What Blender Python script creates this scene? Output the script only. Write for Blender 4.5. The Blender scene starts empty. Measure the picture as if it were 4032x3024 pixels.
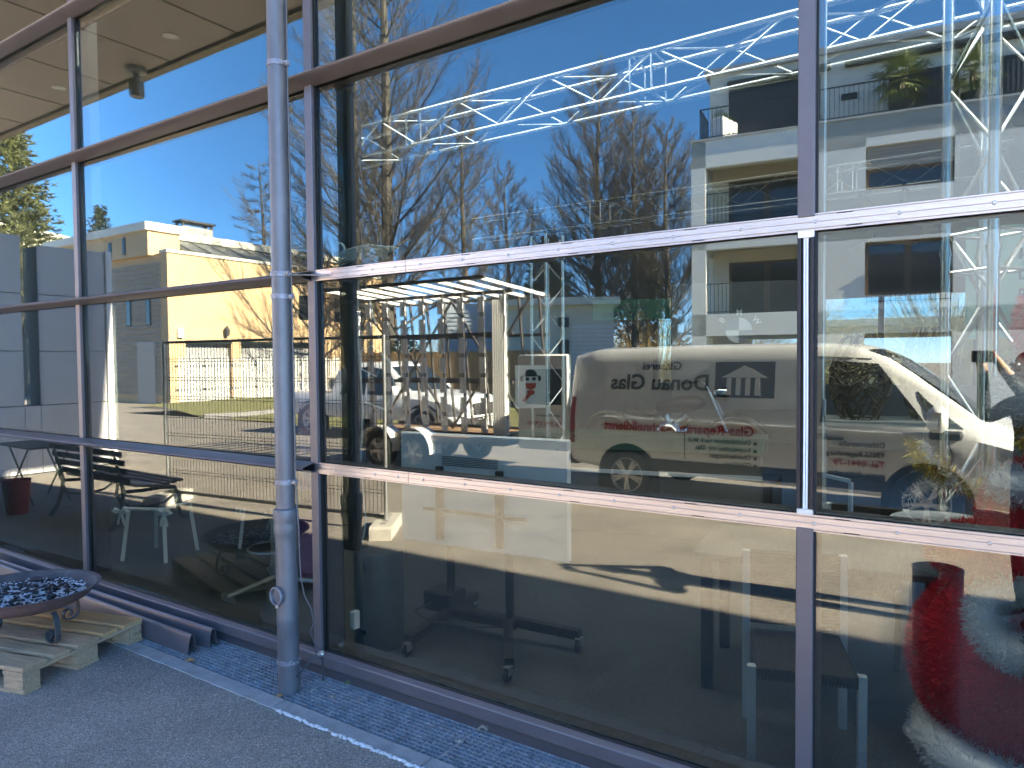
import bpy, math, random
from mathutils import Vector, Matrix

# ------------------------------------------------------------------ camera, sky, sun, exposure
scene = bpy.context.scene
col = scene.collection
R = math.radians
PI = math.pi

def camera_matrix(loc, yaw, pitch, roll):
    f = Vector((-math.sin(yaw) * math.cos(pitch), math.cos(yaw) * math.cos(pitch), -math.sin(pitch)))
    r = Vector((math.cos(yaw), math.sin(yaw), 0))
    u = r.cross(f)
    c, s = math.cos(roll), math.sin(roll)
    r2, u2 = c * r + s * u, -s * r + c * u
    m = Matrix((r2, u2, -f)).transposed().to_4x4()
    m.translation = loc
    return m

cam_data = bpy.data.cameras.new('camera')
cam = bpy.data.objects.new('camera', cam_data)
col.objects.link(cam)
cam_data.sensor_width = 36
cam_data.lens = 24.94
cam_data.clip_start = 0.01
cam_data.clip_end = 600
CAM = Vector((0, -2.698, 1.7825))
cam.matrix_world = camera_matrix(CAM, R(33.50), R(1.911), R(-0.5085))
scene.camera = cam

SUN_EL, SUN_OFF = R(31), R(3.5)          # sun low along the street, a touch from the street side
to_sun = Vector((math.cos(SUN_OFF) * math.cos(SUN_EL), -math.sin(SUN_OFF) * math.cos(SUN_EL), math.sin(SUN_EL)))
world = bpy.data.worlds.new('World')
scene.world = world
world.use_nodes = True
wn = world.node_tree
sky = wn.nodes.new('ShaderNodeTexSky')
sky.sky_type = 'NISHITA'
sky.sun_disc = False
sky.sun_elevation = SUN_EL
sky.sun_rotation = math.atan2(to_sun.x, to_sun.y)
sky.air_density = 1.0
sky.dust_density = 0.0
sky.ozone_density = 4.0
sky.altitude = 6000
bg = wn.nodes['Background']
hs = wn.nodes.new('ShaderNodeHueSaturation')
hs.inputs['Saturation'].default_value = 1.38
gm = wn.nodes.new('ShaderNodeGamma')
gm.inputs['Gamma'].default_value = 0.72
wn.links.new(sky.outputs['Color'], gm.inputs['Color'])
wn.links.new(gm.outputs['Color'], hs.inputs['Color'])
tn = wn.nodes.new('ShaderNodeMix')
tn.data_type = 'RGBA'
tn.blend_type = 'MULTIPLY'
tn.inputs['Factor'].default_value = 1.0
tn.inputs['B'].default_value = (0.73, 0.84, 1.0, 1)
wn.links.new(hs.outputs['Color'], tn.inputs['A'])
wn.links.new(tn.outputs['Result'], bg.inputs['Color'])
bg.inputs['Strength'].default_value = 0.15

sun_data = bpy.data.lights.new('sun', 'SUN')
sun_data.energy = 4.1
sun_data.angle = R(0.53)
sun_data.color = (1.0, 0.97, 0.93)
sun = bpy.data.objects.new('sun', sun_data)
col.objects.link(sun)
sun.rotation_euler = to_sun.to_track_quat('Z', 'Y').to_euler()

vs = scene.view_settings
vs.view_transform = 'Standard'
vs.look = 'None'
vs.exposure = 4.25
vs.use_white_balance = True
vs.white_balance_temperature = 8300
vs.gamma = 1.0
vs.use_curve_mapping = False
scene.render.engine = 'CYCLES'
cy = scene.cycles
cy.use_denoising = True
cy.use_adaptive_sampling = False
cy.max_bounces = 10
cy.glossy_bounces = 6
cy.diffuse_bounces = 4
cy.transmission_bounces = 8
cy.transparent_max_bounces = 24
cy.caustics_reflective = False
cy.caustics_refractive = False
cy.sample_clamp_indirect = 6.0

random.seed(11)

# ------------------------------------------------------------------ helpers
class MB:
    """collects shapes into one mesh"""
    def __init__(self):
        self.v, self.f = [], []
    def add(self, vs_, fs_):
        n = len(self.v)
        self.v += [tuple(p) for p in vs_]
        self.f += [tuple(i + n for i in q) for q in fs_]
        return self
    def box(self, x0, x1, y0, y1, z0, z1, M=None):
        p = [(x0, y0, z0), (x1, y0, z0), (x1, y1, z0), (x0, y1, z0), (x0, y0, z1), (x1, y0, z1), (x1, y1, z1), (x0, y1, z1)]
        if M is not None:
            p = [M @ Vector(q) for q in p]
        return self.add(p, [(0, 3, 2, 1), (4, 5, 6, 7), (0, 1, 5, 4), (1, 2, 6, 5), (2, 3, 7, 6), (3, 0, 4, 7)])
    def bbox(self, x0, x1, y0, y1, z0, z1, b=0.004, M=None):
        """box with chamfered edges"""
        b = min(b, (x1 - x0) * .45, (y1 - y0) * .45, (z1 - z0) * .45)
        P = []
        for z, i in ((z0, b), (z0 + b, 0), (z1 - b, 0), (z1, b)):
            for (x, y) in ((x0 + b, y0 + i), (x1 - b, y0 + i), (x1 - i, y0 + b), (x1 - i, y1 - b), (x1 - b, y1 - i), (x0 + b, y1 - i), (x0 + i, y1 - b), (x0 + i, y0 + b)):
                P.append((min(max(x, x0 + i), x1 - i), min(max(y, y0 + i), y1 - i), z))
        F = [tuple(range(7, -1, -1)), tuple(range(24, 32))]
        for k in range(3):
            for j in range(8):
                F.append((k * 8 + j, k * 8 + (j + 1) % 8, k * 8 + 8 + (j + 1) % 8, k * 8 + 8 + j))
        if M is not None:
            P = [M @ Vector(q) for q in P]
        return self.add(P, F)
    def tube(self, pts, rad, n=8, caps=True, flat=None):
        pts = [Vector(p) for p in pts]
        rr = rad if isinstance(rad, (list, tuple)) else [rad] * len(pts)
        base = len(self.v)
        t0 = (pts[1] - pts[0]).normalized()
        ref = Vector((0, 0, 1)) if abs(t0.z) < 0.9 else Vector((1, 0, 0))
        a = t0.cross(ref).normalized()
        for i, p in enumerate(pts):
            t = (pts[min(i + 1, len(pts) - 1)] - pts[max(i - 1, 0)]).normalized()
            a = (a - t * a.dot(t))
            a = a.normalized() if a.length > 1e-6 else t.orthogonal().normalized()
            b = t.cross(a)
            for k in range(n):
                an = 2 * PI * k / n
                self.v.append(tuple(p + (a * math.cos(an) + b * math.sin(an)) * rr[i]))
        for i in range(len(pts) - 1):
            for k in range(n):
                k2 = (k + 1) % n
                self.f.append((base + i * n + k, base + i * n + k2, base + (i + 1) * n + k2, base + (i + 1) * n + k))
        if caps:
            self.f.append(tuple(base + k for k in range(n - 1, -1, -1)))
            e = base + (len(pts) - 1) * n
            self.f.append(tuple(e + k for k in range(n)))
        return self
    def bar(self, a, b, w, h, upv=(0, 0, 1)):
        """square bar between two points"""
        a, b = Vector(a), Vector(b)
        t = (b - a).normalized()
        u = Vector(upv)
        s = t.cross(u)
        if s.length < 1e-4:
            s = t.orthogonal()
        s.normalize()
        u = s.cross(t)
        P = [q + s * (i * w / 2) + u * (j * h / 2) for q in (a, b) for i, j in ((-1, -1), (1, -1), (1, 1), (-1, 1))]
        return self.add(P, [(3, 2, 1, 0), (4, 5, 6, 7), (0, 1, 5, 4), (1, 2, 6, 5), (2, 3, 7, 6), (3, 0, 4, 7)])
    def lathe(self, prof, c=(0, 0, 0), n=24, M=None, close=False):
        base = len(self.v)
        for (r, z) in prof:
            for k in range(n):
                an = 2 * PI * k / n
                p = Vector((c[0] + r * math.cos(an), c[1] + r * math.sin(an), c[2] + z))
                self.v.append(tuple(M @ p if M is not None else p))
        for i in range(len(prof) - 1):
            for k in range(n):
                k2 = (k + 1) % n
                self.f.append((base + i * n + k, base + i * n + k2, base + (i + 1) * n + k2, base + (i + 1) * n + k))
        if close:
            self.f.append(tuple(base + k for k in range(n - 1, -1, -1)))
            e = base + (len(prof) - 1) * n
            self.f.append(tuple(e + k for k in range(n)))
        return self
    def prism(self, poly, fn, a, b):
        """extrude a 2-D polygon: fn(u, v, t) -> point, t from a to b"""
        n = len(poly)
        P = [fn(u, v, a) for u, v in poly] + [fn(u, v, b) for u, v in poly]
        F = [tuple(range(n - 1, -1, -1)), tuple(range(n, 2 * n))]
        F += [(i, (i + 1) % n, n + (i + 1) % n, n + i) for i in range(n)]
        return self.add(P, F)
    def shell(self, outer, inner, fn, a, b):
        """open profile with thickness, outer and inner polylines of equal length"""
        n = len(outer)
        P = [fn(u, v, t) for t in (a, b) for u, v in outer] + [fn(u, v, t) for t in (a, b) for u, v in inner]
        F = []
        for i in range(n - 1):
            F.append((i, i + 1, n + i + 1, n + i))
            F.append((2 * n + i + 1, 2 * n + i, 3 * n + i, 3 * n + i + 1))
            F.append((i + 1, i, 2 * n + i, 2 * n + i + 1))
            F.append((n + i, n + i + 1, 3 * n + i + 1, 3 * n + i))
        F.append((0, n, 3 * n, 2 * n))
        F.append((n - 1, 2 * n - 1 + 0, 4 * n - 1, 3 * n - 1))
        return self.add(P, F)

def obj(name, mb, mat=None, parent=None, smooth=False, loc=None):
    me = bpy.data.meshes.new(name)
    me.from_pydata(mb.v, [], mb.f)
    me.validate()
    import bmesh
    bm = bmesh.new(); bm.from_mesh(me)
    bmesh.ops.recalc_face_normals(bm, faces=bm.faces)
    bm.to_mesh(me); bm.free()
    if smooth:
        me.polygons.foreach_set('use_smooth', [True] * len(me.polygons))
        me.set_sharp_from_angle(angle=R(40))
    o = bpy.data.objects.new(name, me)
    col.objects.link(o)
    if mat is not None:
        me.materials.append(mat)
    if parent is not None:
        o.parent = parent
    if loc is not None:
        o.location = loc
    return o

def raw(name, mb, mat, parent=None):
    """mesh without normal clean-up (large leaf and twig masses)"""
    me = bpy.data.meshes.new(name)
    me.from_pydata(mb.v, [], mb.f)
    o = bpy.data.objects.new(name, me)
    col.objects.link(o)
    me.materials.append(mat)
    if parent is not None:
        o.parent = parent
    return o

def tag(o, label, cat, group=None, kind=None):
    o['label'] = label
    o['category'] = cat
    if group:
        o['group'] = group
    if kind:
        o['kind'] = kind
    return o

def thing(name, label, cat, loc=(0, 0, 0), rz=0.0, group=None):
    o = bpy.data.objects.new(name, None)
    o.empty_display_size = 0.1
    col.objects.link(o)
    o.location = loc
    o.rotation_euler = (0, 0, rz)
    return tag(o, label, cat, group)

def structure(o):
    o['kind'] = 'structure'
    return o

def dup(o, parent, loc=None, rot=None):
    c = o.copy()
    col.objects.link(c)
    c.parent = parent
    if loc is not None:
        c.location = loc
    if rot is not None:
        c.rotation_euler = rot
    return c

def copy_tree(root, loc, rz, label, group=None):
    r = root.copy(); col.objects.link(r)
    r.location = loc; r.rotation_euler = (0, 0, rz); r['label'] = label
    if group:
        r['group'] = group
    for ch in list(root.children):
        c = ch.copy(); col.objects.link(c); c.parent = r
        for g in list(ch.children):
            d = g.copy(); col.objects.link(d); d.parent = c
    return r

def text(name, body, size, mat, parent, loc, rot, bold=0.0, align='LEFT', sx=1.0, shear=0.0, extrude=0.0015):
    cu = bpy.data.curves.new(name, 'FONT')
    cu.body = body
    cu.size = size
    cu.align_x = align
    cu.extrude = extrude
    cu.offset = bold
    cu.shear = shear
    cu.resolution_u = 3
    cu.materials.append(mat)
    tmp = bpy.data.objects.new(name, cu)
    col.objects.link(tmp)
    bpy.context.view_layer.update()
    me = bpy.data.meshes.new_from_object(tmp.evaluated_get(bpy.context.evaluated_depsgraph_get()))
    bpy.data.objects.remove(tmp)
    bpy.data.curves.remove(cu)
    me.name = name
    o = bpy.data.objects.new(name, me)
    col.objects.link(o)
    o.parent = parent
    o.location = loc
    o.rotation_euler = rot
    o.scale = (sx, 1, 1)
    return o

# ------------------------------------------------------------------ materials
def mat(name, c, rough=0.6, metal=0.0, var=0.0, scale=8.0, bump=0.0, bscale=60.0, c2=None, spec=None, detail=6.0, stretch=None, coat=0.0, thresh=None):
    m = bpy.data.materials.new(name)
    m.use_nodes = True
    nt = m.node_tree
    b = nt.nodes['Principled BSDF']
    b.inputs['Base Color'].default_value = (*c, 1)
    b.inputs['Roughness'].default_value = rough
    b.inputs['Metallic'].default_value = metal
    if spec is not None:
        b.inputs['Specular IOR Level'].default_value = spec
    if coat:
        b.inputs['Coat Weight'].default_value = coat
        b.inputs['Coat Roughness'].default_value = 0.05
    if var or c2 or bump:
        tc = nt.nodes.new('ShaderNodeTexCoord')
        vec = tc.outputs['Object']
        if stretch:
            mp = nt.nodes.new('ShaderNodeMapping')
            mp.inputs['Scale'].default_value = stretch
            nt.links.new(vec, mp.inputs['Vector'])
            vec = mp.outputs['Vector']
    if var or c2:
        n = nt.nodes.new('ShaderNodeTexNoise')
        n.inputs['Scale'].default_value = scale
        n.inputs['Detail'].default_value = detail
        n.inputs['Roughness'].default_value = 0.65
        nt.links.new(vec, n.inputs['Vector'])
        ra = nt.nodes.new('ShaderNodeValToRGB')
        lo, hi = thresh if thresh else (0.3, 0.7)
        ra.color_ramp.elements[0].position = lo
        ra.color_ramp.elements[1].position = hi
        if c2:
            ra.color_ramp.elements[0].color = (*c, 1)
            ra.color_ramp.elements[1].color = (*c2, 1)
        else:
            ra.color_ramp.elements[0].color = (*[max(0, k * (1 - var)) for k in c], 1)
            ra.color_ramp.elements[1].color = (*[min(1, k * (1 + var)) for k in c], 1)
        nt.links.new(n.outputs['Fac'], ra.inputs['Fac'])
        nt.links.new(ra.outputs['Color'], b.inputs['Base Color'])
        mr = nt.nodes.new('ShaderNodeMapRange')
        mr.inputs['To Min'].default_value = max(0.02, rough - 0.08)
        mr.inputs['To Max'].default_value = min(1, rough + 0.08)
        nt.links.new(n.outputs['Fac'], mr.inputs['Value'])
        nt.links.new(mr.outputs['Result'], b.inputs['Roughness'])
    if bump:
        n2 = nt.nodes.new('ShaderNodeTexNoise')
        n2.inputs['Scale'].default_value = bscale
        n2.inputs['Detail'].default_value = 4
        nt.links.new(vec, n2.inputs['Vector'])
        bp = nt.nodes.new('ShaderNodeBump')
        bp.inputs['Strength'].default_value = bump
        bp.inputs['Distance'].default_value = 0.01
        nt.links.new(n2.outputs['Fac'], bp.inputs['Height'])
        nt.links.new(bp.outputs['Normal'], b.inputs['Normal'])
    return m

def glass_mat(name, refl, tint, wob=0.0):
    """coated pane: part mirror, part clear, more mirror at a glancing angle"""
    m = bpy.data.materials.new(name)
    m.use_nodes = True
    nt = m.node_tree
    nt.nodes.remove(nt.nodes['Principled BSDF'])
    out = nt.nodes['Material Output']
    tr = nt.nodes.new('ShaderNodeBsdfTransparent')
    tr.inputs['Color'].default_value = (*tint, 1)
    gl = nt.nodes.new('ShaderNodeBsdfGlossy')
    gl.inputs['Roughness'].default_value = 0.0
    gl.inputs['Color'].default_value = (0.97, 1.0, 0.96, 1)
    ge = nt.nodes.new('ShaderNodeNewGeometry')
    dt = nt.nodes.new('ShaderNodeVectorMath'); dt.operation = 'DOT_PRODUCT'
    nt.links.new(ge.outputs['Normal'], dt.inputs[0]); nt.links.new(ge.outputs['Incoming'], dt.inputs[1])
    ab = nt.nodes.new('ShaderNodeMath'); ab.operation = 'ABSOLUTE'
    nt.links.new(dt.outputs['Value'], ab.inputs[0])
    om = nt.nodes.new('ShaderNodeMath'); om.operation = 'SUBTRACT'; om.inputs[0].default_value = 1.0
    nt.links.new(ab.outputs[0], om.inputs[1])
    fr = nt.nodes.new('ShaderNodeMath'); fr.operation = 'POWER'; fr.inputs[1].default_value = 5.0
    nt.links.new(om.outputs[0], fr.inputs[0])
    mr = nt.nodes.new('ShaderNodeMapRange')
    mr.inputs['From Min'].default_value = 0.0
    mr.inputs['From Max'].default_value = 1.0
    mr.inputs['To Min'].default_value = refl
    mr.inputs['To Max'].default_value = 1.0
    nt.links.new(fr.outputs[0], mr.inputs['Value'])
    mx = nt.nodes.new('ShaderNodeMixShader')
    nt.links.new(mr.outputs['Result'], mx.inputs['Fac'])
    nt.links.new(tr.outputs['BSDF'], mx.inputs[1])
    nt.links.new(gl.outputs['BSDF'], mx.inputs[2])
    nt.links.new(mx.outputs['Shader'], out.inputs['Surface'])
    if wob:
        tc = nt.nodes.new('ShaderNodeTexCoord')
        n = nt.nodes.new('ShaderNodeTexNoise')
        n.inputs['Scale'].default_value = 1.4
        n.inputs['Detail'].default_value = 1
        nt.links.new(tc.outputs['Object'], n.inputs['Vector'])
        bp = nt.nodes.new('ShaderNodeBump')
        bp.inputs['Strength'].default_value = wob
        bp.inputs['Distance'].default_value = 0.01
        nt.links.new(n.outputs['Fac'], bp.inputs['Height'])
        nt.links.new(bp.outputs['Normal'], gl.inputs['Normal'])
    return m

K = {}
K['cap'] = mat('anodised_bronze', (0.125, 0.108, 0.114), 0.40, 0.35, var=0.12, scale=3, bump=0.03, bscale=300)
K['cap_in'] = mat('raw_profile', (0.30, 0.29, 0.28), 0.5, 0.8, var=0.3, scale=20)
K['gasket'] = mat('rubber_gasket', (0.012, 0.012, 0.013), 0.55)
K['alu'] = mat('bare_aluminium', (0.55, 0.49, 0.48), 0.34, 0.9, var=0.1, scale=4, stretch=(1, 12, 12), bump=0.04, bscale=200)
K['steel'] = mat('zinc_screw', (0.45, 0.44, 0.43), 0.4, 0.9)
K['post'] = mat('dark_steel_post', (0.02, 0.028, 0.03), 0.45, 0.2)
K['pipe'] = mat('grey_painted_pipe', (0.118, 0.117, 0.124), 0.42, 0.25, var=0.26, scale=9, bump=0.03, bscale=90, stretch=(1, 1, .35))
K['pipe_clamp'] = mat('weathered_clamp', (0.20, 0.20, 0.225), 0.5, 0.5, var=0.35, scale=40)
K['galv'] = mat('galvanised_grating', (0.33, 0.335, 0.35), 0.45, 0.4, var=0.35, scale=14, detail=8)
K['kerb'] = mat('concrete_kerb', (0.27, 0.265, 0.26), 0.85, var=0.25, scale=9, bump=0.35, bscale=70, detail=10)
K['lime'] = mat('lime_crust', (0.50, 0.49, 0.48), 0.9, var=0.35, scale=60, bump=0.6, bscale=120)
K['wood'] = mat('pallet_wood', (0.54, 0.33, 0.185), 0.8, c2=(0.24, 0.15, 0.09), scale=5, stretch=(1, 14, 14), bump=0.3, bscale=25, detail=8)
K['wood_new'] = mat('pale_pallet_wood', (0.64, 0.32, 0.12), 0.8, c2=(0.42, 0.235, 0.115), scale=4, stretch=(1, 12, 12), bump=0.25, bscale=25, detail=8)
K['rust'] = mat('rusted_bowl', (0.085, 0.045, 0.042), 0.75, c2=(0.15, 0.085, 0.075), scale=11, bump=0.25, bscale=80, detail=9)
K['rust_in'] = mat('sooty_bowl_inside', (0.11, 0.085, 0.08), 0.85, c2=(0.05, 0.04, 0.04), scale=9, bump=0.3, bscale=60)
K['char'] = mat('charcoal', (0.012, 0.013, 0.016), 0.7, var=0.5, scale=30, bump=0.5, bscale=90)
K['ash'] = mat('white_ash', (0.70, 0.71, 0.74), 0.95, c2=(0.26, 0.26, 0.28), scale=26, bump=0.8, bscale=60, detail=9)
K['iron'] = mat('wrought_iron', (0.08, 0.085, 0.09), 0.55, 0.6, var=0.3, scale=30)
K['leaf_dead'] = mat('dead_leaf', (0.30, 0.15, 0.06), 0.8, var=0.4, scale=60)
K['white'] = mat('white_paint', (0.78, 0.79, 0.80), 0.45, var=0.05, scale=4)
K['black'] = mat('black_plastic', (0.012, 0.012, 0.013), 0.45)
K['rubber'] = mat('tyre_rubber', (0.018, 0.018, 0.019), 0.8)
K['glass_front'] = glass_mat('coated_pane_front', 0.098, (0.54, 0.60, 0.58), wob=0.010)
K['glass_back'] = glass_mat('coated_pane_back', 0.05, (0.58, 0.63, 0.62), wob=0.010)
K['window'] = mat('dark_window_glass', (0.03, 0.035, 0.045), 0.05, 0.0, spec=1.0)

def asphalt_mat():
    m = bpy.data.materials.new('asphalt')
    m.use_nodes = True
    nt = m.node_tree
    b = nt.nodes['Principled BSDF']
    tc = nt.nodes.new('ShaderNodeTexCoord')
    v1 = nt.nodes.new('ShaderNodeTexVoronoi'); v1.inputs['Scale'].default_value = 170
    nt.links.new(tc.outputs['Object'], v1.inputs['Vector'])
    r1 = nt.nodes.new('ShaderNodeValToRGB')
    e = r1.color_ramp.elements
    e[0].position, e[0].color = 0.0, (0.12, 0.112, 0.108, 1)
    e[1].position, e[1].color = 1.0, (0.38, 0.36, 0.33, 1)
    e2 = e.new(0.55); e2.color = (0.22, 0.205, 0.195, 1)
    e3 = e.new(0.88); e3.color = (0.265, 0.247, 0.23, 1)
    sep = nt.nodes.new('ShaderNodeSeparateColor')
    nt.links.new(v1.outputs['Color'], sep.inputs['Color'])
    nt.links.new(sep.outputs['Red'], r1.inputs['Fac'])
    n1 = nt.nodes.new('ShaderNodeTexNoise'); n1.inputs['Scale'].default_value = 1.3; n1.inputs['Detail'].default_value = 9; n1.inputs['Roughness'].default_value = 0.7
    nt.links.new(tc.outputs['Object'], n1.inputs['Vector'])
    r2 = nt.nodes.new('ShaderNodeValToRGB')
    r2.color_ramp.elements[0].position, r2.color_ramp.elements[0].color = 0.3, (0.74, 0.71, 0.67, 1)
    r2.color_ramp.elements[1].position, r2.color_ramp.elements[1].color = 0.72, (1.34, 1.26, 1.13, 1)
    nt.links.new(n1.outputs['Fac'], r2.inputs['Fac'])
    mx = nt.nodes.new('ShaderNodeMix'); mx.data_type = 'RGBA'; mx.blend_type = 'MULTIPLY'; mx.inputs['Factor'].default_value = 1
    nt.links.new(r1.outputs['Color'], mx.inputs['A']); nt.links.new(r2.outputs['Color'], mx.inputs['B'])
    nt.links.new(mx.outputs['Result'], b.inputs['Base Color'])
    b.inputs['Roughness'].default_value = 0.92
    bp = nt.nodes.new('ShaderNodeBump'); bp.inputs['Strength'].default_value = 0.7; bp.inputs['Distance'].default_value = 0.004
    nt.links.new(v1.outputs['Distance'], bp.inputs['Height'])
    nt.links.new(bp.outputs['Normal'], b.inputs['Normal'])
    return m
K['asphalt'] = asphalt_mat()
def opal_mat():  # diffusing sheet for the skylight added as interior fill light
    m = bpy.data.materials.new('added_opal_skylight')
    m.use_nodes = True
    nt = m.node_tree
    nt.nodes.remove(nt.nodes['Principled BSDF'])
    t = nt.nodes.new('ShaderNodeBsdfTranslucent')
    t.inputs['Color'].default_value = (.86, .87, .88, 1)
    nt.links.new(t.outputs['BSDF'], nt.nodes['Material Output'].inputs['Surface'])
    return m
K['opal'] = opal_mat()

# ------------------------------------------------------------------ ground
g = MB()
def rect(x0, x1, y0, y1, z):
    g.add([(x0, y0, z), (x1, y0, z), (x1, y1, z), (x0, y1, z)], [(0, 1, 2, 3)])
rect(-260, 260, -260, -0.388, 0.0)
rect(-260, 260, 13.0, 260, 0.0)
rect(-260, -14.0, -0.388, 13.0, 0.0)
rect(11.0, 260, -0.388, 13.0, 0.0)
structure(obj('ground', g, K['asphalt']))
g = MB(); g.box(-14, 11, -0.40, 0.30, -0.35, -0.16)
structure(obj('drain_channel', g, mat('wet_drain', (0.03, 0.032, 0.036), 0.6)))

kerb = obj('kerb', MB().box(-14, 11, -0.386, -0.300, -0.30, -0.02), K['kerb'])
structure(kerb)
x = -14.03
k = 0
while x < 11:
    m = MB()
    n = 12
    for i in range(n):      # uneven outer edge where the asphalt was cut
        xa, xb = x + i / n * 0.994, x + (i + 1) / n * 0.994
        ya, yb = -0.388 + 0.004 * math.sin(xa * 31), -0.388 + 0.004 * math.sin(xb * 31)
        m.add([(xa, ya, -.05), (xb, yb, -.05), (xb, -.297, -.05), (xa, -.297, -.05), (xa, ya, .006), (xb, yb, .006), (xb, -.297, .006), (xa, -.297, .006)],
              [(4, 5, 6, 7), (0, 1, 5, 4), (2, 3, 7, 6)] + ([(3, 0, 4, 7)] if i == 0 else []) + ([(1, 2, 6, 5)] if i == n - 1 else []))
    obj('kerb_stone', m, K['kerb'], kerb)
    x += 1.0
# lime crust along the cut edge of the kerb, uneven lumps
m = MB()
rnd = random.Random(4)
for xs, xe in ((-2.99, -2.62), (-2.58, -1.95), (-1.9, -0.6)):
    xx = xs
    while xx < xe:
        w = rnd.uniform(.008, .03)
        h = rnd.uniform(.002, .006)
        yy = -.392 + rnd.uniform(-.006, .006)
        d = rnd.uniform(.004, .011)
        m.add([(xx, yy - d, .001), (xx + w, yy - d * .8, .001), (xx + w, yy + d, .0075), (xx, yy + d * .7, .0075), (xx + w / 2, yy, .0075 + h)],
              [(0, 1, 4), (1, 2, 4), (2, 3, 4), (3, 0, 4)])
        xx += w * .8
lc = obj('lime_crust', m, K['lime'], kerb); lc['kind'] = 'stuff'

# asphalt crumbs along the kerb and litter on the ground (loose grains)
m = MB()
for i in range(420):
    xx, yy = rnd.uniform(-5, -.5), -.40 - abs(rnd.gauss(0, .28))
    s = rnd.uniform(.0015, .004)
    if rnd.random() < .25:
        a = rnd.uniform(0, PI); l = rnd.uniform(.006, .02)
        m.bar((xx, yy, .002), (xx + l * math.cos(a), yy + l * math.sin(a), .0035), .0015, .0012)
    else:
        m.box(xx, xx + s, yy, yy + s * .8, 0.0005, s)
go = obj('grit', m, mat('pale_grit', (0.42, 0.38, 0.33), .9, var=.4, scale=200))
go['kind'] = 'stuff'; go['label'] = 'loose grit and straw bits scattered on the asphalt'

# ------------------------------------------------------------------ gratings (one liftable panel each)
def grating(x0, x1, label):
    t = thing('floor_grating', label, 'grating', (x0, 0, 0), 0, 'galvanised grating panels along the glass front')
    L = x1 - x0
    y0, y1 = -0.2925, 0.018
    b = MB()
    n = 11
    for i in range(n + 1):
        y = y0 + (y1 - y0) * i / n
        th = .004 if i in (0, n) else .003
        b.box(0, L, y - th / 2, y + th / 2, -.032, .0)
    o = obj('bearing_bars', b, K['galv'], t); o['kind'] = 'stuff'
    c = MB()
    m_ = int(L / .0325)
    for j in range(m_ + 1):
        xx = L * j / m_
        th = .004 if j in (0, m_) else .0025
        c.box(xx - th / 2, xx + th / 2, y0 + .002, y1 - .002, -.022, -.0012)
    o = obj('cross_bars', c, K['galv'], t); o['kind'] = 'stuff'
    return t
XJ = [-8.05, -7.04, -6.03, -5.02, -4.01, -3.02, -2.015, -1.005, .005, 1.015, 2.03]
for i in range(len(XJ) - 1):
    lab = 'galvanised steel grating panel along the glass front, ' + (
        'far left behind the fire bowl', 'left behind the fire bowl', 'beside the pallet', 'under the two lying cover profiles', 'left of the downpipe foot',
        'right of the downpipe foot', 'in front of the screen stand', 'at the bottom edge of the picture', 'just outside the right frame edge', 'beyond the right frame edge')[i]
    grating(XJ[i] + .003, XJ[i + 1] - .003, lab)
cl = thing('grating_clip', 'small zinc clip screwed down at the grating joint', 'clip', (-2.02, -.12, .0), .1)
obj('plate', MB().bbox(-.022, .022, -.011, .011, -.001, .004, .001), K['steel'], cl)
obj('screw', MB().lathe([(.0001, .007), (.004, .0065), (.005, .004)], n=10), K['alu'], cl, True)
cl = thing('grating_clip', 'small zinc clip on the grating right of the downpipe', 'clip', (-2.86, -.135, .0), -.2)
obj('plate', MB().bbox(-.022, .022, -.011, .011, -.001, .004, .001), K['steel'], cl)
obj('screw', MB().lathe([(.0001, .007), (.004, .0065), (.005, .004)], n=10), K['alu'], cl, True)

# ------------------------------------------------------------------ glass-fronted building
bld = thing('glass_building', 'glass-fronted hall with bronze mullions, bare aluminium strips and a deep canopy', 'building')
GY = 0.035                      # outer face of the panes
MX = [-11.007, -8.394, -5.781, -3.155, -0.555, 2.06, 4.67]      # left edge of each mullion
CW = 0.057
RZ = [0.149, 1.188, 2.263, 3.338, 4.415, 5.49]
P = (0, 0, 0)

# panes: real thickness, coated outer face
pane_mats = (K['glass_front'], K['glass_back'])
for i in range(len(MX) - 1):
    for j in range(5):
        x0, x1 = MX[i] + CW - .012, MX[i + 1] + .012
        z0, z1 = RZ[j] + (-.004 if j == 0 else .016), RZ[j + 1] - .016
        tilt = random.Random(i * 7 + j).uniform(-.0005, .0005)
        m = MB().box(x0, x1, 0, .024, z0, z1)
        o = obj('glass_pane', m, K['glass_front'], bld)
        o.data.materials.append(K['glass_back'])
        for p_ in o.data.polygons:
            if p_.normal.y > .5:
                p_.material_index = 1
        q_ = random.Random(i * 11 + j)
        o.location = (0, GY, 0)
        o.data.transform(Matrix.Translation((-(x0 + x1) / 2, -.012, -(z0 + z1) / 2)))
        o.location = ((x0 + x1) / 2, GY + .012, (z0 + z1) / 2)
        o.rotation_euler = (R(q_.uniform(-.06, .06)), 0, R(q_.uniform(-.06, .06)))
# mullion cover caps, with rubber seals and the deep inner posts
for i, X in enumerate(MX):
    for j in range(5):
        if i == 4 and j == 1:
            continue            # the cover strip is missing here
        z0 = RZ[j] + (.02 if j else -.06)
        z1 = RZ[j + 1] - .02
        if j == 0: z0 = .075
        obj('mullion_cap', MB().bbox(X, X + CW, 0.0, .022, z0, z1, .0025), K['cap'], bld)
    obj('mullion_seal', MB().box(X + .003, X + CW - .003, .022, GY + .001, .1, 5.5).box(X - .006, X + .004, .03, GY - .001, .1, 5.5).box(X + CW - .004, X + CW + .006, .03, GY - .001, .1, 5.5), K['gasket'], bld)
    obj('mullion_post', MB().bbox(X + .002, X + CW - .002, GY + .025, .19, 0.02, 5.5, .003), mat('inner_post_%d' % i, (0.10, .10, .105), .4, .5) if i == 0 else bpy.data.materials['inner_post_0'], bld)

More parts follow.
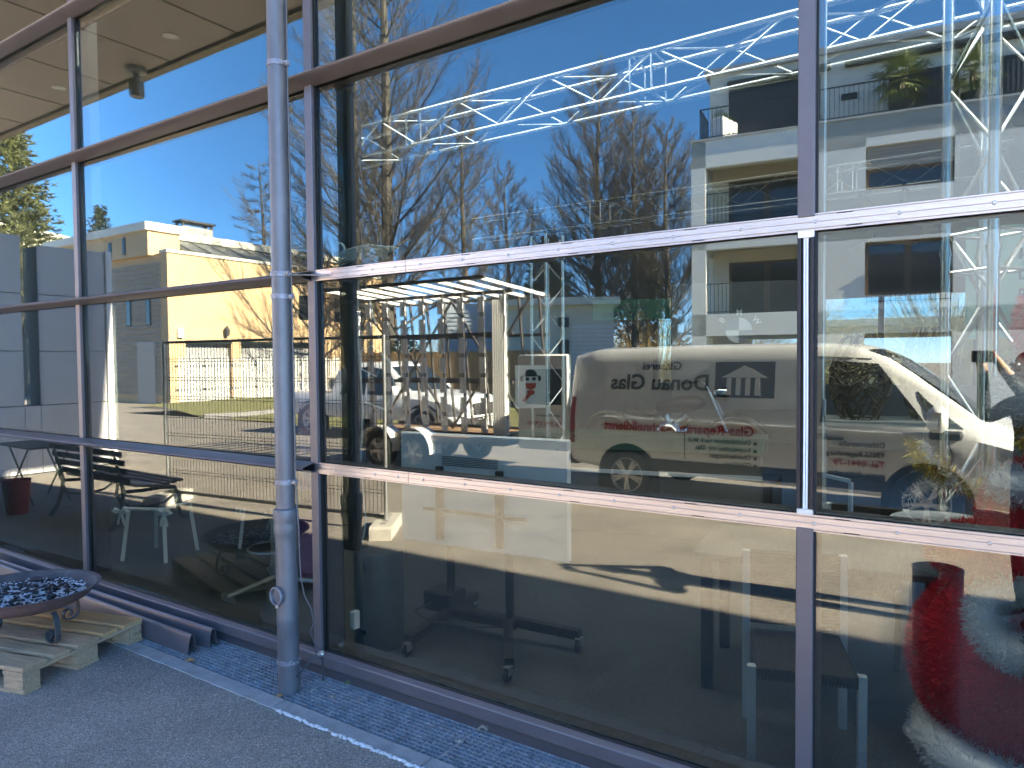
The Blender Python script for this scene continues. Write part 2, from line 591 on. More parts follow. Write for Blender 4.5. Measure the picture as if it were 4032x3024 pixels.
# pointed transom covers
def ogive(w, h, n=7, t=.0025):
    out, inn = [], []
    for k in range(-n, n + 1):
        a = abs(k) / n
        hy = h * (1 - a ** 1.9)
        u = (w / 2) * (a ** .98) * (1 if k > 0 else -1)
        out.append((u, hy))
        inn.append((u * (1 - 2 * t / w * 1.2), max(0, hy - t * 1.6)))
    return out, inn
def transom(name, x0, x1, z):
    o_, i_ = ogive(.062, .105)
    return obj(name, MB().shell(o_, i_, lambda u, v, t_: (t_, .018 - v, z + u), x0, x1), K['cap'], bld, True)
for z in RZ[3:5]:
    for i in range(len(MX) - 1):
        transom('transom_cover', MX[i] + .0285 + .0005, MX[i + 1] + .0275, z)
for z in RZ[1:3]:
    for i in range(3):
        xe = MX[i + 1] + .0275 if i < 2 else -3.128
        transom('transom_cover', MX[i] + .029, xe, z)
for z in RZ[1:5]:
    obj('transom_seal', MB().box(-11, 4.7, .019, GY + .001, z - .026, z + .026), K['gasket'], bld)
    obj('transom_beam', MB().bbox(-11, 4.7, GY + .0255, .15, z - .027, z + .027, .002), bpy.data.materials['inner_post_0'], bld)
# bare pressure plates with lips, groove and screws
plate_prof = [(-.030, .006), (-.030, -.004), (-.0255, -.004), (-.0245, .002), (-.0215, .002), (-.0205, -.0045), (-.0015, -.0045), (0, -.003), (.0015, -.0045), (.0205, -.0045), (.0215, .002), (.0245, .002), (.0255, -.004), (.030, -.004), (.030, .006)]
for z in RZ[1:3]:
    for x0, x1 in ((-3.128, -2.43), (-2.427, 4.7)):
        pl = obj('pressure_plate', MB().prism(plate_prof, lambda u, v, t_: (t_, .010 + v, z + u), x0, x1), K['alu'], bld)
        xs = [-2.96, -2.66, -2.5] if x0 < -3 else [-2.33 + .262 * k for k in range(26)]
        sm = MB().lathe([(.0065, 0), (.0065, .0035), (.0045, .0055), (.0001, .0055)], n=10)
        for k, xx in enumerate(xs):
            if k == 0:
                so = first = obj('screw', sm, K['steel'], pl, True)
            else:
                so = dup(first, pl)
            so.location = (xx, .0055, z + random.uniform(-.001, .001))
            so.rotation_euler = (R(90), 0, 0)
        slot = MB()
        for xx in [x0 + .35 + .55 * k for k in range(int((x1 - x0) / .55))]:
            slot.box(xx, xx + .05, .0108, .0114, z + .0217, z + .0243).box(xx + .03, xx + .08, .0108, .0114, z - .0243, z - .0217)
        if slot.v:
            obj('drain_slots', slot, K['gasket'], pl)['kind'] = 'stuff'
# open mullion channel with two white strips where the cap is missing
X = MX[4]
obj('mullion_channel', MB().box(X + .002, X + .012, .004, GY, RZ[1] + .05, RZ[2] - .05).box(X + CW - .012, X + CW - .002, .004, GY, RZ[1] + .05, RZ[2] - .05).box(X + .012, X + CW - .012, .026, GY, RZ[1] + .045, RZ[2] - .045), mat('dark_channel', (.02, .018, .022), .45, .3), bld)
for dx in (.0205, .0295):
    st = MB()
    zz = RZ[1] + .045
    while zz < RZ[2] - .06:
        z2 = min(zz + .1, RZ[2] - .045)
        o1, o2 = .0012 * math.sin(zz * 5), .0012 * math.sin(z2 * 5)
        st.add([(X + dx + o1, .012, zz), (X + dx + .0065 + o1, .012, zz), (X + dx + .0065 + o2, .012, z2), (X + dx + o2, .012, z2),
                (X + dx + o1, .026, zz), (X + dx + .0065 + o1, .026, zz), (X + dx + .0065 + o2, .026, z2), (X + dx + o2, .026, z2)],
               [(0, 1, 2, 3), (4, 7, 6, 5), (0, 3, 7, 4), (1, 5, 6, 2)])
        zz = z2
    obj('white_strip', st, K['white'], bld)
obj('end_plate', MB().box(X + .002, X + CW - .002, .002, .02, RZ[2] - .052, RZ[2] - .03), K['white'], bld)
obj('end_plate', MB().box(X + .002, X + CW - .002, .002, .02, RZ[1] + .03, RZ[1] + .048), mat('primed_plate', (.62, .55, .47), .6, var=.2, scale=50), bld)
# sill, kick panel
sill_prof = [(.002, .060), (-.002, .066), (-.002, .122), (.001, .127), (.030, .143), (.030, .060)]
obj('sill', MB().prism(sill_prof, lambda u, v, t_: (t_, u, v), -11, 4.7), K['cap'], bld)
obj('sill_seal', MB().box(-11, 4.7, .026, .0345, .140, .150), K['gasket'], bld)
obj('kick_panel', MB().box(-11, 4.7, .024, .12, -.16, .061), mat('kick_panel', (.085, .078, .085), .45, .4, var=.1, scale=4), bld)
obj('back_sill', MB().box(-11, 4.7, GY + .025, .2, .0, .143), bpy.data.materials['inner_post_0'], bld)

# canopy with panelled soffit: depth steps shape the shade, deep right end added unseen
CZ = 6.73
ca = obj('canopy', MB().box(-28, -1.6, -4.20, 0.1, CZ + .055, CZ + .40).box(-1.6, 11.4, -2.78, .1, 6.02, CZ + .40).box(11.4, 27, -4.2, .1, 6.02, CZ + .40), mat('canopy_edge', (.30, .29, .28), .6, .2, var=.1), bld)
soff = mat('soffit_panel', (.36, .305, .29), .6, var=.05, scale=3)
pm = MB().bbox(0, 1.712, -4.0, .02, CZ, CZ + .035, .004)
first = None
xx = -26.99
while xx < -4.3:
    if first is None:
        first = so = obj('soffit_panel', pm, soff, ca)
    else:
        so = dup(first, ca)
    so.location = (xx, 0, 0)
    xx += 1.765
obj('soffit_gap', MB().box(-27.5, -1.8, -4.05, .05, CZ + .038, CZ + .053), mat('soffit_gap', (.03, .03, .03), .9), ca)
obj('fascia', MB().box(-27.9, -1.65, -4.19, -4.035, CZ - .04, CZ + .0545), mat('brushed_fascia', (.32, .27, .22), .6, .3, c2=(.14, .12, .10), scale=6, stretch=(.4, 30, 30)), ca)
dl = MB().lathe([(.11, -.003), (.115, -.010), (.10, -.014), (.088, -.002), (.0001, -.002)], n=24)
first = None
for k in range(-3, 2):
    if first is None:
        first = so = obj('downlight', dl, K['white'], ca, True)
    else:
        so = dup(first, ca)
    so.location = (-10.27 + 3.53 * k, -3.50, CZ)
obj('header_band', MB().box(-14, 11, .03, .104, 5.47, CZ + .05), K['cap'], bld)
dc = thing('dome_camera', 'grey dome camera hanging from the canopy edge', 'camera', (-11.85, -3.84, CZ))
obj('mount', MB().lathe([(.0001, 0), (.16, 0), (.16, -.07), (.06, -.10), (.05, -.24), (.0001, -.24)], n=20), mat('camera_mount', (.25, .25, .25), .5), dc, True)
obj('housing', MB().lathe([(.06, -.21), (.115, -.24), (.12, -.45), (.10, -.48), (.0001, -.48)], n=20), mat('camera_housing', (.16, .17, .17), .3), dc, True)

# hall interior
fl = obj('hall_floor', MB().box(-13.9, 10.9, .2, 12.9, -.2, 0.0), mat('dark_hall_floor', (.055, .062, .064), .32, var=.25, scale=2.5), bld)
obj('inner_floor_edge', MB().box(-13.9, 10.9, .121, .2, -.2, -.004), K['galv'], bld)
wallm = mat('hall_wall', (.20, .21, .21), .8, var=.05)
bw = MB()
# back wall with a ribbon of windows
for x0, x1, z0, z1 in ((-13.9, -6.2, 0, 5.9), (-6.2, 4.5, 0, 1.25), (-6.2, 4.5, 2.95, 5.9), (4.5, 10.9, 0, 5.9)):
    bw.box(x0, x1, 12.6, 12.8, z0, z1)
obj('back_wall', bw, wallm, bld)
for k in range(7):
    o = obj('back_pane', MB().box(-6.2 + 10.7 * k / 7 + .06, -6.2 + 10.7 * (k + 1) / 7 - .06, 12.66, 12.68, 1.26, 2.94), K['glass_back'], bld)
for k in range(8):
    xx = -6.2 + 10.7 * k / 7
    obj('back_window_post', MB().box(xx - .05, xx + .05, 12.58, 12.7, 1.25, 2.95), K['post'], bld)
obj('end_wall', MB().box(-14.0, -13.8, .03, 12.9, 0, 5.9), wallm, bld)
obj('hall_roof', MB().box(-14, 11, .105, .5, 5.6, 5.95).box(-14, 11, 2.3, 12.9, 5.6, 5.95).box(-14, -6.0, .5, 2.3, 5.6, 5.95).box(7, 11, .5, 2.3, 5.6, 5.95), mat('hall_ceiling', (.30, .31, .31), .8), bld)
for k in range(8):  # skylight strip out of view, added to brighten the hall and trusses
    x0 = -6.0 + 13 * k / 8
    obj('added_skylight_pane', MB().add([(x0 + .03, 0.5, 5.8), (x0 + 1.625 - .03, 0.5, 5.8), (x0 + 1.625 - .03, 2.3, 5.8), (x0 + .03, 2.3, 5.8)], [(0, 1, 2, 3)]), K['opal'], bld)
    obj('added_skylight_bar', MB().box(x0 - .029, x0 + .029, 0.5, 2.3, 5.74, 5.86), K['cap'], bld)
obj('end_wall', MB().box(10.8, 11.0, .03, 12.9, 0, 5.9), wallm, bld)
for k in range(4):
    obj('end_post', MB().box(10.75, 10.87, .2 + 4.1 * k, .32 + 4.1 * k, 0, 5.6), K['post'], bld)

# ------------------------------------------------------------------ downpipe
PX, PY = -3.12, -.205
dp = thing('downpipe', 'grey rainwater downpipe with clamps standing on the grating', 'downpipe', (PX, PY, -.14))
obj('upper_pipe', MB().lathe([(.0500, .95), (.0500, 6.1)], n=32), K['pipe'], dp, True)
obj('lower_pipe', MB().lathe([(.0575, 0), (.0575, .52), (.059, .53), (.059, .55), (.0575, .56), (.0575, .96), (.060, .99), (.064, 1.01), (.0645, 1.045), (.062, 1.06), (.0635, 1.07), (.066, 1.085), (.066, 1.125), (.0635, 1.135), (.0535, 1.14), (.0505, 1.142)], n=36), K['pipe'], dp, True)
def clamp(z, r, a, double=False):
    t = obj('clamp', MB().lathe([(r, z - .014), (r + .004, z - .013), (r + .004, z + .013), (r, z + .014)], n=32), K['pipe_clamp'], dp, True)
    c, s = math.cos(a), math.sin(a)
    M_ = Matrix.Rotation(a, 4, 'Z')
    obj('clamp_lug', MB().bbox(r, r + .026, -.006, -.001, z - .014, z + .014, .001, M_).bbox(r, r + .026, .001, .006, z - .014, z + .014, .001, M_), K['pipe_clamp'], t)
    obj('clamp_bolt', MB().tube([M_ @ Vector((r + .015, -.022, z)), M_ @ Vector((r + .015, .018, z))], .0045, 8).lathe([(.009, -.006), (.009, 0), (.0001, .001)], n=6, M=M_ @ Matrix.Translation((r + .015, -.012, z)) @ Matrix.Rotation(R(90), 4, 'X')), K['steel'], t)
for z, r, a in ((.17 + .14, .0575, R(-12)), (1.143 + .14, .0505, R(10)), (2.132 + .14, .0505, R(12)), (2.25 + .14, .0515, R(-8)), (3.352 + .14, .0505, R(12)), (4.9, .0505, R(12))):
    clamp(z, r, a)
# inspection cover on the camera side
Mi = Matrix.Rotation(R(-92), 4, 'Z') @ Matrix.Translation((.05, 0, .536 + .14)) @ Matrix.Rotation(R(90), 4, 'Y')
ic = obj('inspection_cover', MB().lathe([(.046, .0), (.046, .02), (.040, .024), (.038, .016), (.0001, .018)], n=28, M=Mi), K['pipe'], dp, True)
obj('rim', MB().lathe([(.042, .018), (.050, .018), (.0515, .024), (.049, .029), (.043, .029), (.041, .024)], n=28, M=Mi), K['pipe_clamp'], ic, True)
obj('pivot', MB().tube([Mi @ Vector((.05, 0, .016)), Mi @ Vector((.064, 0, .016))], .009, 8), K['steel'], ic)
text('size_number', '97', .022, K['pipe_clamp'], ic, Mi @ Vector((.004, -.012, .0185)), (Mi.to_3x3() @ Matrix.Rotation(R(90), 3, 'Z')).to_euler(), extrude=.0008)

# lightning conductor wire
lw = thing('lightning_wire', 'thin grey conductor wire running down beside the downpipe', 'wire', (0, 0, 0))
pts = [(PX + .06, PY + .02, 5.0)]
for z in (4.0, 3.35, 2.6, 2.25, 1.9, 1.3, 1.16): pts.append((PX + .058 + .002 * math.sin(z * 5), PY + .02, z))
pts += [(PX + .066, PY + .022, 1.0), (PX + .071, PY + .025, .9), (PX + .069, PY + .03, .75), (PX + .068, PY + .035, .62), (PX + .078, PY + .05, .52), (PX + .095, PY + .08, .44), (PX + .10, PY + .09, .36), (PX + .085, PY + .08, .31), (PX + .09, PY + .10, .25), (-3.075, -.05, .19), (-3.06, -.028, .15)]
obj('strand', MB().tube(pts, .0038, 8), K['pipe'], lw, True)
obj('strand', MB().tube([(-3.06, -.028, .15), (-3.062, -.02, .08), (-3.062, -.018, .0), (-3.062, -.018, -.1)], .006, 8), K['iron'], lw, True)
obj('strand', MB().tube([(PX + .06, PY - .004, .085), (-3.095, -.06, .135), (-3.085, -.03, .145)], .004, 6), K['iron'], lw, True)
obj('cross_clamp', MB().lathe([(.0001, -.016), (.017, -.012), (.020, -.004), (.020, .004), (.017, .012), (.0001, .016)], n=16, M=Matrix.Translation((-3.06, -.03, .152)) @ Matrix.Rotation(R(90), 4, 'X')).lathe([(.009, .0), (.009, .01), (.0001, .012)], n=6, M=Matrix.Translation((-3.06, -.045, .152)) @ Matrix.Rotation(R(90), 4, 'X')), K['steel'], lw)
# stub of wire poking out of the open cover end
obj('strand', MB().tube([(PX + .055, PY + .02, 2.245), (-3.09, -.05, 2.262), (-2.98, .0, 2.255)], .005, 6), K['steel'], lw)

# ------------------------------------------------------------------ loose cover profiles on the grating
def loose_cap(x0, x1, y, z, rz, label):
    t = thing('cover_profile', label, 'profile', (x1, y, z), rz, 'removed cover profiles lying on the grating')
    o_, i_ = ogive(.066, .118)
    obj('shell', MB().shell(o_, i_, lambda u, v, t_: (t_, u, v), x0 - x1, 0), K['cap'], t, True)
    w = MB()
    for s in (-1, 1):
        w.box(x0 - x1 + .004, -.0005, s * .030 - .0012, s * .030 + .0012, -.002, .012).box(x0 - x1 + .004, -.0005, min(s * .030, s * .018), max(s * .030, s * .018), .010, .0125)
    obj('clip_rail', w, K['cap_in'], t)
loose_cap(-7.2, -4.0, -.075, .003, R(.6), 'bronze pointed cover profile lying on the grating next to the glass')
loose_cap(-7.1, -4.02, -.205, .003, R(-.8), 'bronze pointed cover profile lying on the grating next to the pallet')

# ------------------------------------------------------------------ pallet
pa = thing('wooden_pallet', 'weathered wooden pallet carrying the fire bowl', 'pallet', (-4.50, -.25, 0), math.atan2(-.27, -.963))
# local x along the boards (away from the picture's right), local y along the short edge
rnd = random.Random(8)
def board(name, x0, x1, y0, y1, z0, z1, m, b=.004):
    mb = MB()
    n = 8
    P_ = []
    for i in range(n + 1):
        xx = x0 + (x1 - x0) * i / n
        e1, e2 = rnd.uniform(-.0015, .0015), rnd.uniform(-.0015, .0015)
        dz = rnd.uniform(-.001, .001)
        P_ += [(xx, y0 + e1 + b, z0), (xx, y1 + e2 - b, z0), (xx, y1 + e2, z0 + b), (xx, y1 + e2, z1 - b + dz), (xx, y1 + e2 - b, z1 + dz), (xx, y0 + e1 + b, z1 + dz), (xx, y0 + e1, z1 - b + dz), (xx, y0 + e1, z0 + b)]
    F = [tuple(range(7, -1, -1)), tuple(range(n * 8, n * 8 + 8))]
    for i in range(n):
        for k in range(8):
            F.append((i * 8 + k, i * 8 + (k + 1) % 8, i * 8 + 8 + (k + 1) % 8, i * 8 + 8 + k))
    mb.add(P_, F)
    return obj(name, mb, m, pa)
ww = [.145, .1, .145, .1, .145]
gap = (.8 - sum(ww)) / 4
y = 0
tops = []
for i, w in enumerate(ww):
    tops.append((y, w))
    dx = (0, .006, -.004, .004, .0)[i]
    o = board('deck_board', dx, 1.2 + dx, y, y + w, .122, .144, (K['wood_new'], K['wood_new'], K['wood'], K['wood'], K['wood'])[i])
    nl = MB()
    for xx in (.045, .10, .56, .64, 1.1, 1.155):
        nl.lathe([(.004, .1435), (.004, .1449), (.0001, .1451)], c=(xx + rnd.uniform(-.01, .01), y + w * rnd.choice((.25, .7)), 0), n=7)
    no = obj('nail_heads', nl, K['iron'], o); no['kind'] = 'stuff'
    y += w + gap
for x0 in (0.002, .528, 1.055):
    M_ = board('cross_board', 0, .8, -.0725, .0725, .100, .1215, K['wood'])
    M_.rotation_euler = (0, 0, R(90)); M_.location = (x0 + .0725, 0, 0)
for yy in (0.002, .328, .698):
    board('bottom_board', 0.001, 1.2, yy, yy + (.1 if yy != .328 else .145), .0, .0215, K['wood'])
    for x0 in (0.004, .53, 1.055):
        board('block', x0, x0 + .14, yy + .001, yy + (.099 if yy != .328 else .144), .022, .0995, K['wood'])
pst = text('stencil_mark', 'EUR', .03, K['char'], pa, (.0035, .055, .045), (R(90), 0, R(-90)), extrude=.0003)

# ------------------------------------------------------------------ fire bowl
BC = (-4.82, -.80)
fb = thing('fire_bowl', 'rusty iron fire bowl full of ash and charcoal on scroll legs', 'fire bowl', (BC[0], BC[1], .144))
fb.scale = (1, 1, .92)
RZB = .318
prof = [(.0001, .175), (.12, .178), (.22, .19), (.29, .212), (.345, .245), (.376, .285), (.388, RZB - .012), (.408, RZB - .004), (.410, RZB), (.404, RZB + .002), (.384, RZB - .004), (.370, .288), (.34, .25), (.285, .218), (.215, .197), (.12, .186), (.0001, .183)]
tl = Matrix.Rotation(R(-1.6), 4, 'X')
obj('bowl', MB().lathe(prof[:9], n=64, M=tl), K['rust'], fb, True)
obj('bowl_inside', MB().lathe(prof[8:], n=64, M=tl), K['rust_in'], fb, True)
# ash bed
m = MB()
rnd = random.Random(3)
ns, nr = 60, 16
for i in range(nr + 1):
    r_ = .335 * i / nr
    for k in range(ns):
        a = 2 * PI * k / ns
        h = .247 + .022 * (1 - (i / nr) ** 2) + rnd.uniform(-.007, .009) * (i < nr)
        m.v.append((r_ * math.cos(a), r_ * math.sin(a), h))
for i in range(nr):
    for k in range(ns):
        m.f.append((i * ns + k, i * ns + (k + 1) % ns, (i + 1) * ns + (k + 1) % ns, (i + 1) * ns + k))
ab = raw('ash_bed', m, K['ash'], fb); ab['kind'] = 'stuff'
def lump(mb, c, s, seed):
    q = random.Random(seed)
    t_ = Matrix.Rotation(q.uniform(0, 6), 4, 'Z') @ Matrix.Rotation(q.uniform(-.6, .6), 4, 'X')
    P_ = []
    for z in (-.5, .5):
        for k in range(5):
            a = 2 * PI * k / 5 + q.uniform(-.3, .3)
            rr = q.uniform(.6, 1)
            P_.append(Vector(c) + (t_ @ Vector((s[0] * rr * math.cos(a), s[1] * rr * math.sin(a), s[2] * z * q.uniform(.6, 1.2)))))
    mb.add(P_, [(4, 3, 2, 1, 0), (5, 6, 7, 8, 9)] + [(k, (k + 1) % 5, 5 + (k + 1) % 5, 5 + k) for k in range(5)])
m = MB()
for i in range(400):
    a, r_ = rnd.uniform(0, 2 * PI), .32 * math.sqrt(rnd.random())
    s = rnd.uniform(.006, .019)
    lump(m, (r_ * math.cos(a), r_ * math.sin(a), .262 + .018 * (1 - (r_ / .33) ** 2) + rnd.uniform(0, .012)), (s * rnd.uniform(.8, 1.7), s, s * .7), i)
co = obj('charcoal_bits', m, K['char'], fb); co['kind'] = 'stuff'
m = MB()
for i in range(420):
    a, r_ = rnd.uniform(0, 2 * PI), .33 * math.sqrt(rnd.random())
    s = rnd.uniform(.004, .010)
    lump(m, (r_ * math.cos(a), r_ * math.sin(a), .275 + rnd.uniform(0, .012)), (s * 1.5, s, s * .5), 900 + i)
co = obj('ash_flakes', m, K['ash'], fb); co['kind'] = 'stuff'
for k, (a, l) in enumerate(((.9, .09), (-.6, .075), (2.4, .11), (3.6, .08), (.15, .1))):
    m = MB(); rr = .17 + .03 * k
    lump(m, (rr * math.cos(a), rr * math.sin(a), .30), (l * .5, .024, .022), 40 + k)
    obj('charred_log', m, K['char'], fb)
# scroll legs of flat bar
def scroll_leg(a):
    pts = [(.30, .205), (.325, .17), (.335, .12), (.34, .07), (.335, .03), (.31, .008), (.275, .008)]
    c = (.275, .05); r0 = .042
    for k in range(1, 15):
        an = -PI / 2 - k * .42
        r_ = r0 - .0017 * k
        pts.append((c[0] + r_ * math.cos(an), c[1] + r_ * math.sin(an)))
    M_ = Matrix.Rotation(a, 4, 'Z')
    mb = MB()
    w, th = .016, .003
    for (p, q) in zip(pts[:-1], pts[1:]):
        mb.bar(M_ @ Vector((p[0], 0, p[1])), M_ @ Vector((q[0], 0, q[1])), w * 2, th * 2, M_ @ Vector((1, 0, .001)) if False else (M_ @ Vector((-(q[1] - p[1]), 0, q[0] - p[0]))))
    obj('scroll_leg', mb, K['iron'], fb)
for a in (R(8), R(98), R(188), R(278)):
    scroll_leg(a)

# ------------------------------------------------------------------ leaves, fir twig, pebble on the grating
def leaf(x, y, z, s, a, lab):
    m = MB()
    M_ = Matrix.Translation((x, y, z)) @ Matrix.Rotation(a, 4, 'Z') @ Matrix.Rotation(.25, 4, 'X')
    out = [(-1, 0), (-.6, .35), (-.1, .5), (.4, .35), (.9, .08), (1, 0), (.9, -.1), (.4, -.35), (-.1, -.45), (-.6, -.3)]
    P_ = [M_ @ Vector((u * s, v * s, .25 * s * (v * v * 2 + .3 * math.sin(4 * u)) + dz)) for dz in (0, .0008) for u, v in out]
    n = len(out)
    m.add(P_, [tuple(range(n - 1, -1, -1)), tuple(range(n, 2 * n))] + [(i, (i + 1) % n, n + (i + 1) % n, n + i) for i in range(n)])
    tag(obj('dead_leaf', m, K['leaf_dead']), lab, 'leaf', 'dead leaves by the glass front')
leaf(-3.92, -.285, .012, .034, .3, 'curled brown leaf on the kerb below the cover profiles')
leaf(-3.105, -.285, .004, .026, 1.2, 'brown leaf lying at the foot of the downpipe')
def twig(x, y, lab, s, mcol):
    m = MB()
    q = random.Random(int(x * 100))
    for i in range(34):
        t_ = i / 34
        b0 = Vector((x + t_ * s, y + .01 * t_, .012 + .03 * math.sin(t_ * 3) * s * 10))
        a = q.uniform(0, 6.3)
        d = Vector((q.uniform(.1, .6), math.cos(a), abs(math.sin(a)) + .15)).normalized() * q.uniform(.010, .018)
        m.bar(b0, b0 + d, .0016, .0008)
    m.tube([(x, y, .005), (x + s * .5, y + .004, .035), (x + s, y + .01, .02)], .0016, 5)
    tag(obj('fir_twig', m, mcol), lab, 'twig')
twig(-2.0, -.005, 'dry pale fir twig tip stuck behind the grating', .05, mat('dry_needles', (.42, .36, .27), .8))
twig(-2.90, -.01, 'small green weed tuft growing at the grating edge', .03, mat('green_weed', (.12, .16, .05), .8))

# ================================================================== the street side, seen in the panes
K['paint_white'] = mat('white_car_paint', (0.80, 0.82, 0.83), 0.28, var=0.03, scale=2, coat=0.6)
K['paint_blue'] = mat('blue_car_paint', (0.10, 0.19, 0.29), 0.25, 0.3, coat=0.6)
K['dark_trim'] = mat('dark_trim', (0.02, 0.02, 0.021), 0.6)
K['carglass'] = mat('car_glass', (0.02, 0.026, 0.028), 0.04, spec=0.9)
K['chrome'] = mat('chrome', (0.75, 0.75, 0.76), 0.15, 1.0)
K['rim'] = mat('wheel_rim', (0.5, 0.5, 0.5), 0.35, 0.8)
K['navy'] = mat('navy_lettering', (0.02, 0.02, 0.075), 0.5)
K['ink'] = mat('black_lettering', (0.015, 0.016, 0.02), 0.5)
K['red'] = mat('red_lettering', (0.45, 0.02, 0.03), 0.5)
K['plate'] = mat('number_plate', (0.75, 0.76, 0.74), 0.4)
K['lamp'] = mat('lamp_glass', (0.55, 0.57, 0.60), 0.08, spec=0.8)
K['lamp_red'] = mat('red_lamp', (0.35, 0.02, 0.02), 0.15)

def lerp(a, b, t): return a + (b - a) * t
class Loft:
    """vehicle body from stations (x, z_bottom, z_belt, z_top, w_bottom, w_belt, w_top)"""
    def __init__(self, st): self.st = st
    def at(self, x):
        s = self.st
        if x <= s[0][0]: return s[0]
        for a, b in zip(s[:-1], s[1:]):
            if a[0] <= x <= b[0]:
                t = (x - a[0]) / (b[0] - a[0])
                return tuple(lerp(p, q, t) for p, q in zip(a, b))
        return s[-1]
    def half(self, x):
        _, zb, zm, zt, wb, wm, wt = self.at(x)
        h = zt - zm
        return [(0, zb), (wb * .93, zb), (wb, zb + .06), (wm, zb + (zm - zb) * .45), (wm, zm), (lerp(wm, wt, .30), zm + h * .25), (lerp(wm, wt, .84), zm + h * .78), (wt, zm + h * .90), (wt - .05, zm + h * .97), (wt * .55, zt), (0, zt + .008)]
    def y(self, x, z):
        p = self.half(x)
        for (w0, z0), (w1, z1) in zip(p[1:-1], p[2:]):
            if z0 <= z <= z1 and z1 > z0: return lerp(w0, w1, (z - z0) / (z1 - z0))
        return p[-2][0]
    def zt(self, x): return self.at(x)[3]
    def body(self, sub=5):
        m = MB()
        xs = []
        for a, b in zip(self.st[:-1], self.st[1:]):
            xs += [lerp(a[0], b[0], k / sub) for k in range(sub)]
        xs.append(self.st[-1][0])
        n = None
        for x in xs:
            h = self.half(x)
            ring = [(x, w, z) for w, z in h] + [(x, -w, z) for w, z in h[-2:0:-1]]
            n = len(ring); m.v += ring
        for i in range(len(xs) - 1):
            for k in range(n):
                m.f.append((i * n + k, i * n + (k + 1) % n, (i + 1) * n + (k + 1) % n, (i + 1) * n + k))
        m.f.append(tuple(range(n))); e = (len(xs) - 1) * n
        m.f.append(tuple(e + k for k in range(n - 1, -1, -1)))
        return m
    def patch(self, quad, side=1, off=.006, nx=10, nz=5):
        """sheet lying on the body side; quad = four (x, z) corners, counter-clockwise from lower rear"""
        m = MB()
        (a, b, c, d) = quad
        for lay in (off, off - .02):
            for j in range(nz + 1):
                for i in range(nx + 1):
                    u, v = i / nx, j / nz
                    x = lerp(lerp(a[0], b[0], u), lerp(d[0], c[0], u), v)
                    z = lerp(lerp(a[1], b[1], u), lerp(d[1], c[1], u), v)
                    m.v.append((x, side * (self.y(x, z) + lay), z))
        N = (nx + 1) * (nz + 1)
        for j in range(nz):
            for i in range(nx):
                q = j * (nx + 1) + i
                m.f += [(q, q + 1, q + nx + 2, q + nx + 1), (N + q, N + q + nx + 1, N + q + nx + 2, N + q + 1)]
        rim = [i for i in range(nx + 1)] + [j * (nx + 1) + nx for j in range(1, nz + 1)] + [nz * (nx + 1) + i for i in range(nx - 1, -1, -1)] + [j * (nx + 1) for j in range(nz - 1, 0, -1)]
        for a_, b_ in zip(rim, rim[1:] + rim[:1]):
            m.f.append((a_, b_, N + b_, N + a_))
        return m
    def top_sheet(self, x0, x1, w0, w1, off=.006, nx=8, ny=8):
        m = MB()
        for lay in (off, off - .03):
            for i in range(nx + 1):
                x = lerp(x0, x1, i / nx); w = lerp(w0, w1, i / nx)
                for j in range(ny + 1):
                    t = j / ny * 2 - 1
                    m.v.append((x + .02 * (1 - t * t), t * w, self.zt(x) + lay - .012 * t * t))
        N = (nx + 1) * (ny + 1)
        for i in range(nx):
            for j in range(ny):
                q = i * (ny + 1) + j
                m.f += [(q, q + ny + 1, q + ny + 2, q + 1), (N + q, N + q + 1, N + q + ny + 2, N + q + ny + 1)]
        rim = [j for j in range(ny + 1)] + [i * (ny + 1) + ny for i in range(1, nx + 1)] + [nx * (ny + 1) + j for j in range(ny - 1, -1, -1)] + [i * (ny + 1) for i in range(nx - 1, 0, -1)]
        for a_, b_ in zip(rim, rim[1:] + rim[:1]):
            m.f.append((a_, b_, N + b_, N + a_))
        return m

def wheel(parent, x, y, r, w, side, spokes=5):
    M_ = Matrix.Translation((x, y, r)) @ Matrix.Rotation(R(-90) * side, 4, 'X')
    t = obj('wheel', MB().lathe([(r * .62, -w), (r * .9, -w), (r, -w * .75), (r, -w * .2), (r * .93, 0), (r * .66, .0), (r * .62, -.02)], n=36, M=M_), K['rubber'], parent, True)
    rm = MB().lathe([(r * .655, -.004), (r * .62, .002), (r * .58, -.02), (r * .56, -.07), (.0001, -.07)], n=32, M=M_)
    obj('rim', rm, K['rim'], t, True)
    for k in range(spokes):
        a = 2 * PI * k / spokes + .3
        s = MB()
        for da in (-.14, .14):
            s.bar(M_ @ Vector((r * .1 * math.cos(a), r * .1 * math.sin(a), -.02)), M_ @ Vector((r * .6 * math.cos(a + da), r * .6 * math.sin(a + da), -.012)), .03, .022, M_.to_3x3() @ Vector((0, 0, 1)))
        obj('spoke', s, K['rim'], t)
    obj('hub_cap', MB().lathe([(r * .16, -.03), (r * .15, .0), (.0001, .004)], n=16, M=M_), K['rim'], t, True)
    # dark arch behind the wheel
    return t
def arch(parent, L, x, r, side):
    M_ = MB()
    n = 20
    zc = r * .98
    pts = [(x + r * 1.22 * math.cos(PI * k / n), zc + r * 1.2 * math.sin(PI * k / n)) for k in range(n + 1)]
    pts = [(x + r * 1.22, zc - r * .55)] + pts + [(x - r * 1.22, zc - r * .55)]
    m = MB()
    P_ = [(px, side * (L.y(px, max(pz, L.at(px)[1] + .07)) + .004), pz) for px, pz in pts]
    Q_ = [(px, side * (abs(py) - .05), pz) for px, py, pz in P_]
    k = len(P_)
    m.add(P_ + Q_, [tuple(range(k)), tuple(range(2 * k - 1, k - 1, -1))] + [(i, (i + 1) % k, k + (i + 1) % k, k + i) for i in range(k)])
    obj('wheel_arch', m, K['rubber'], parent)
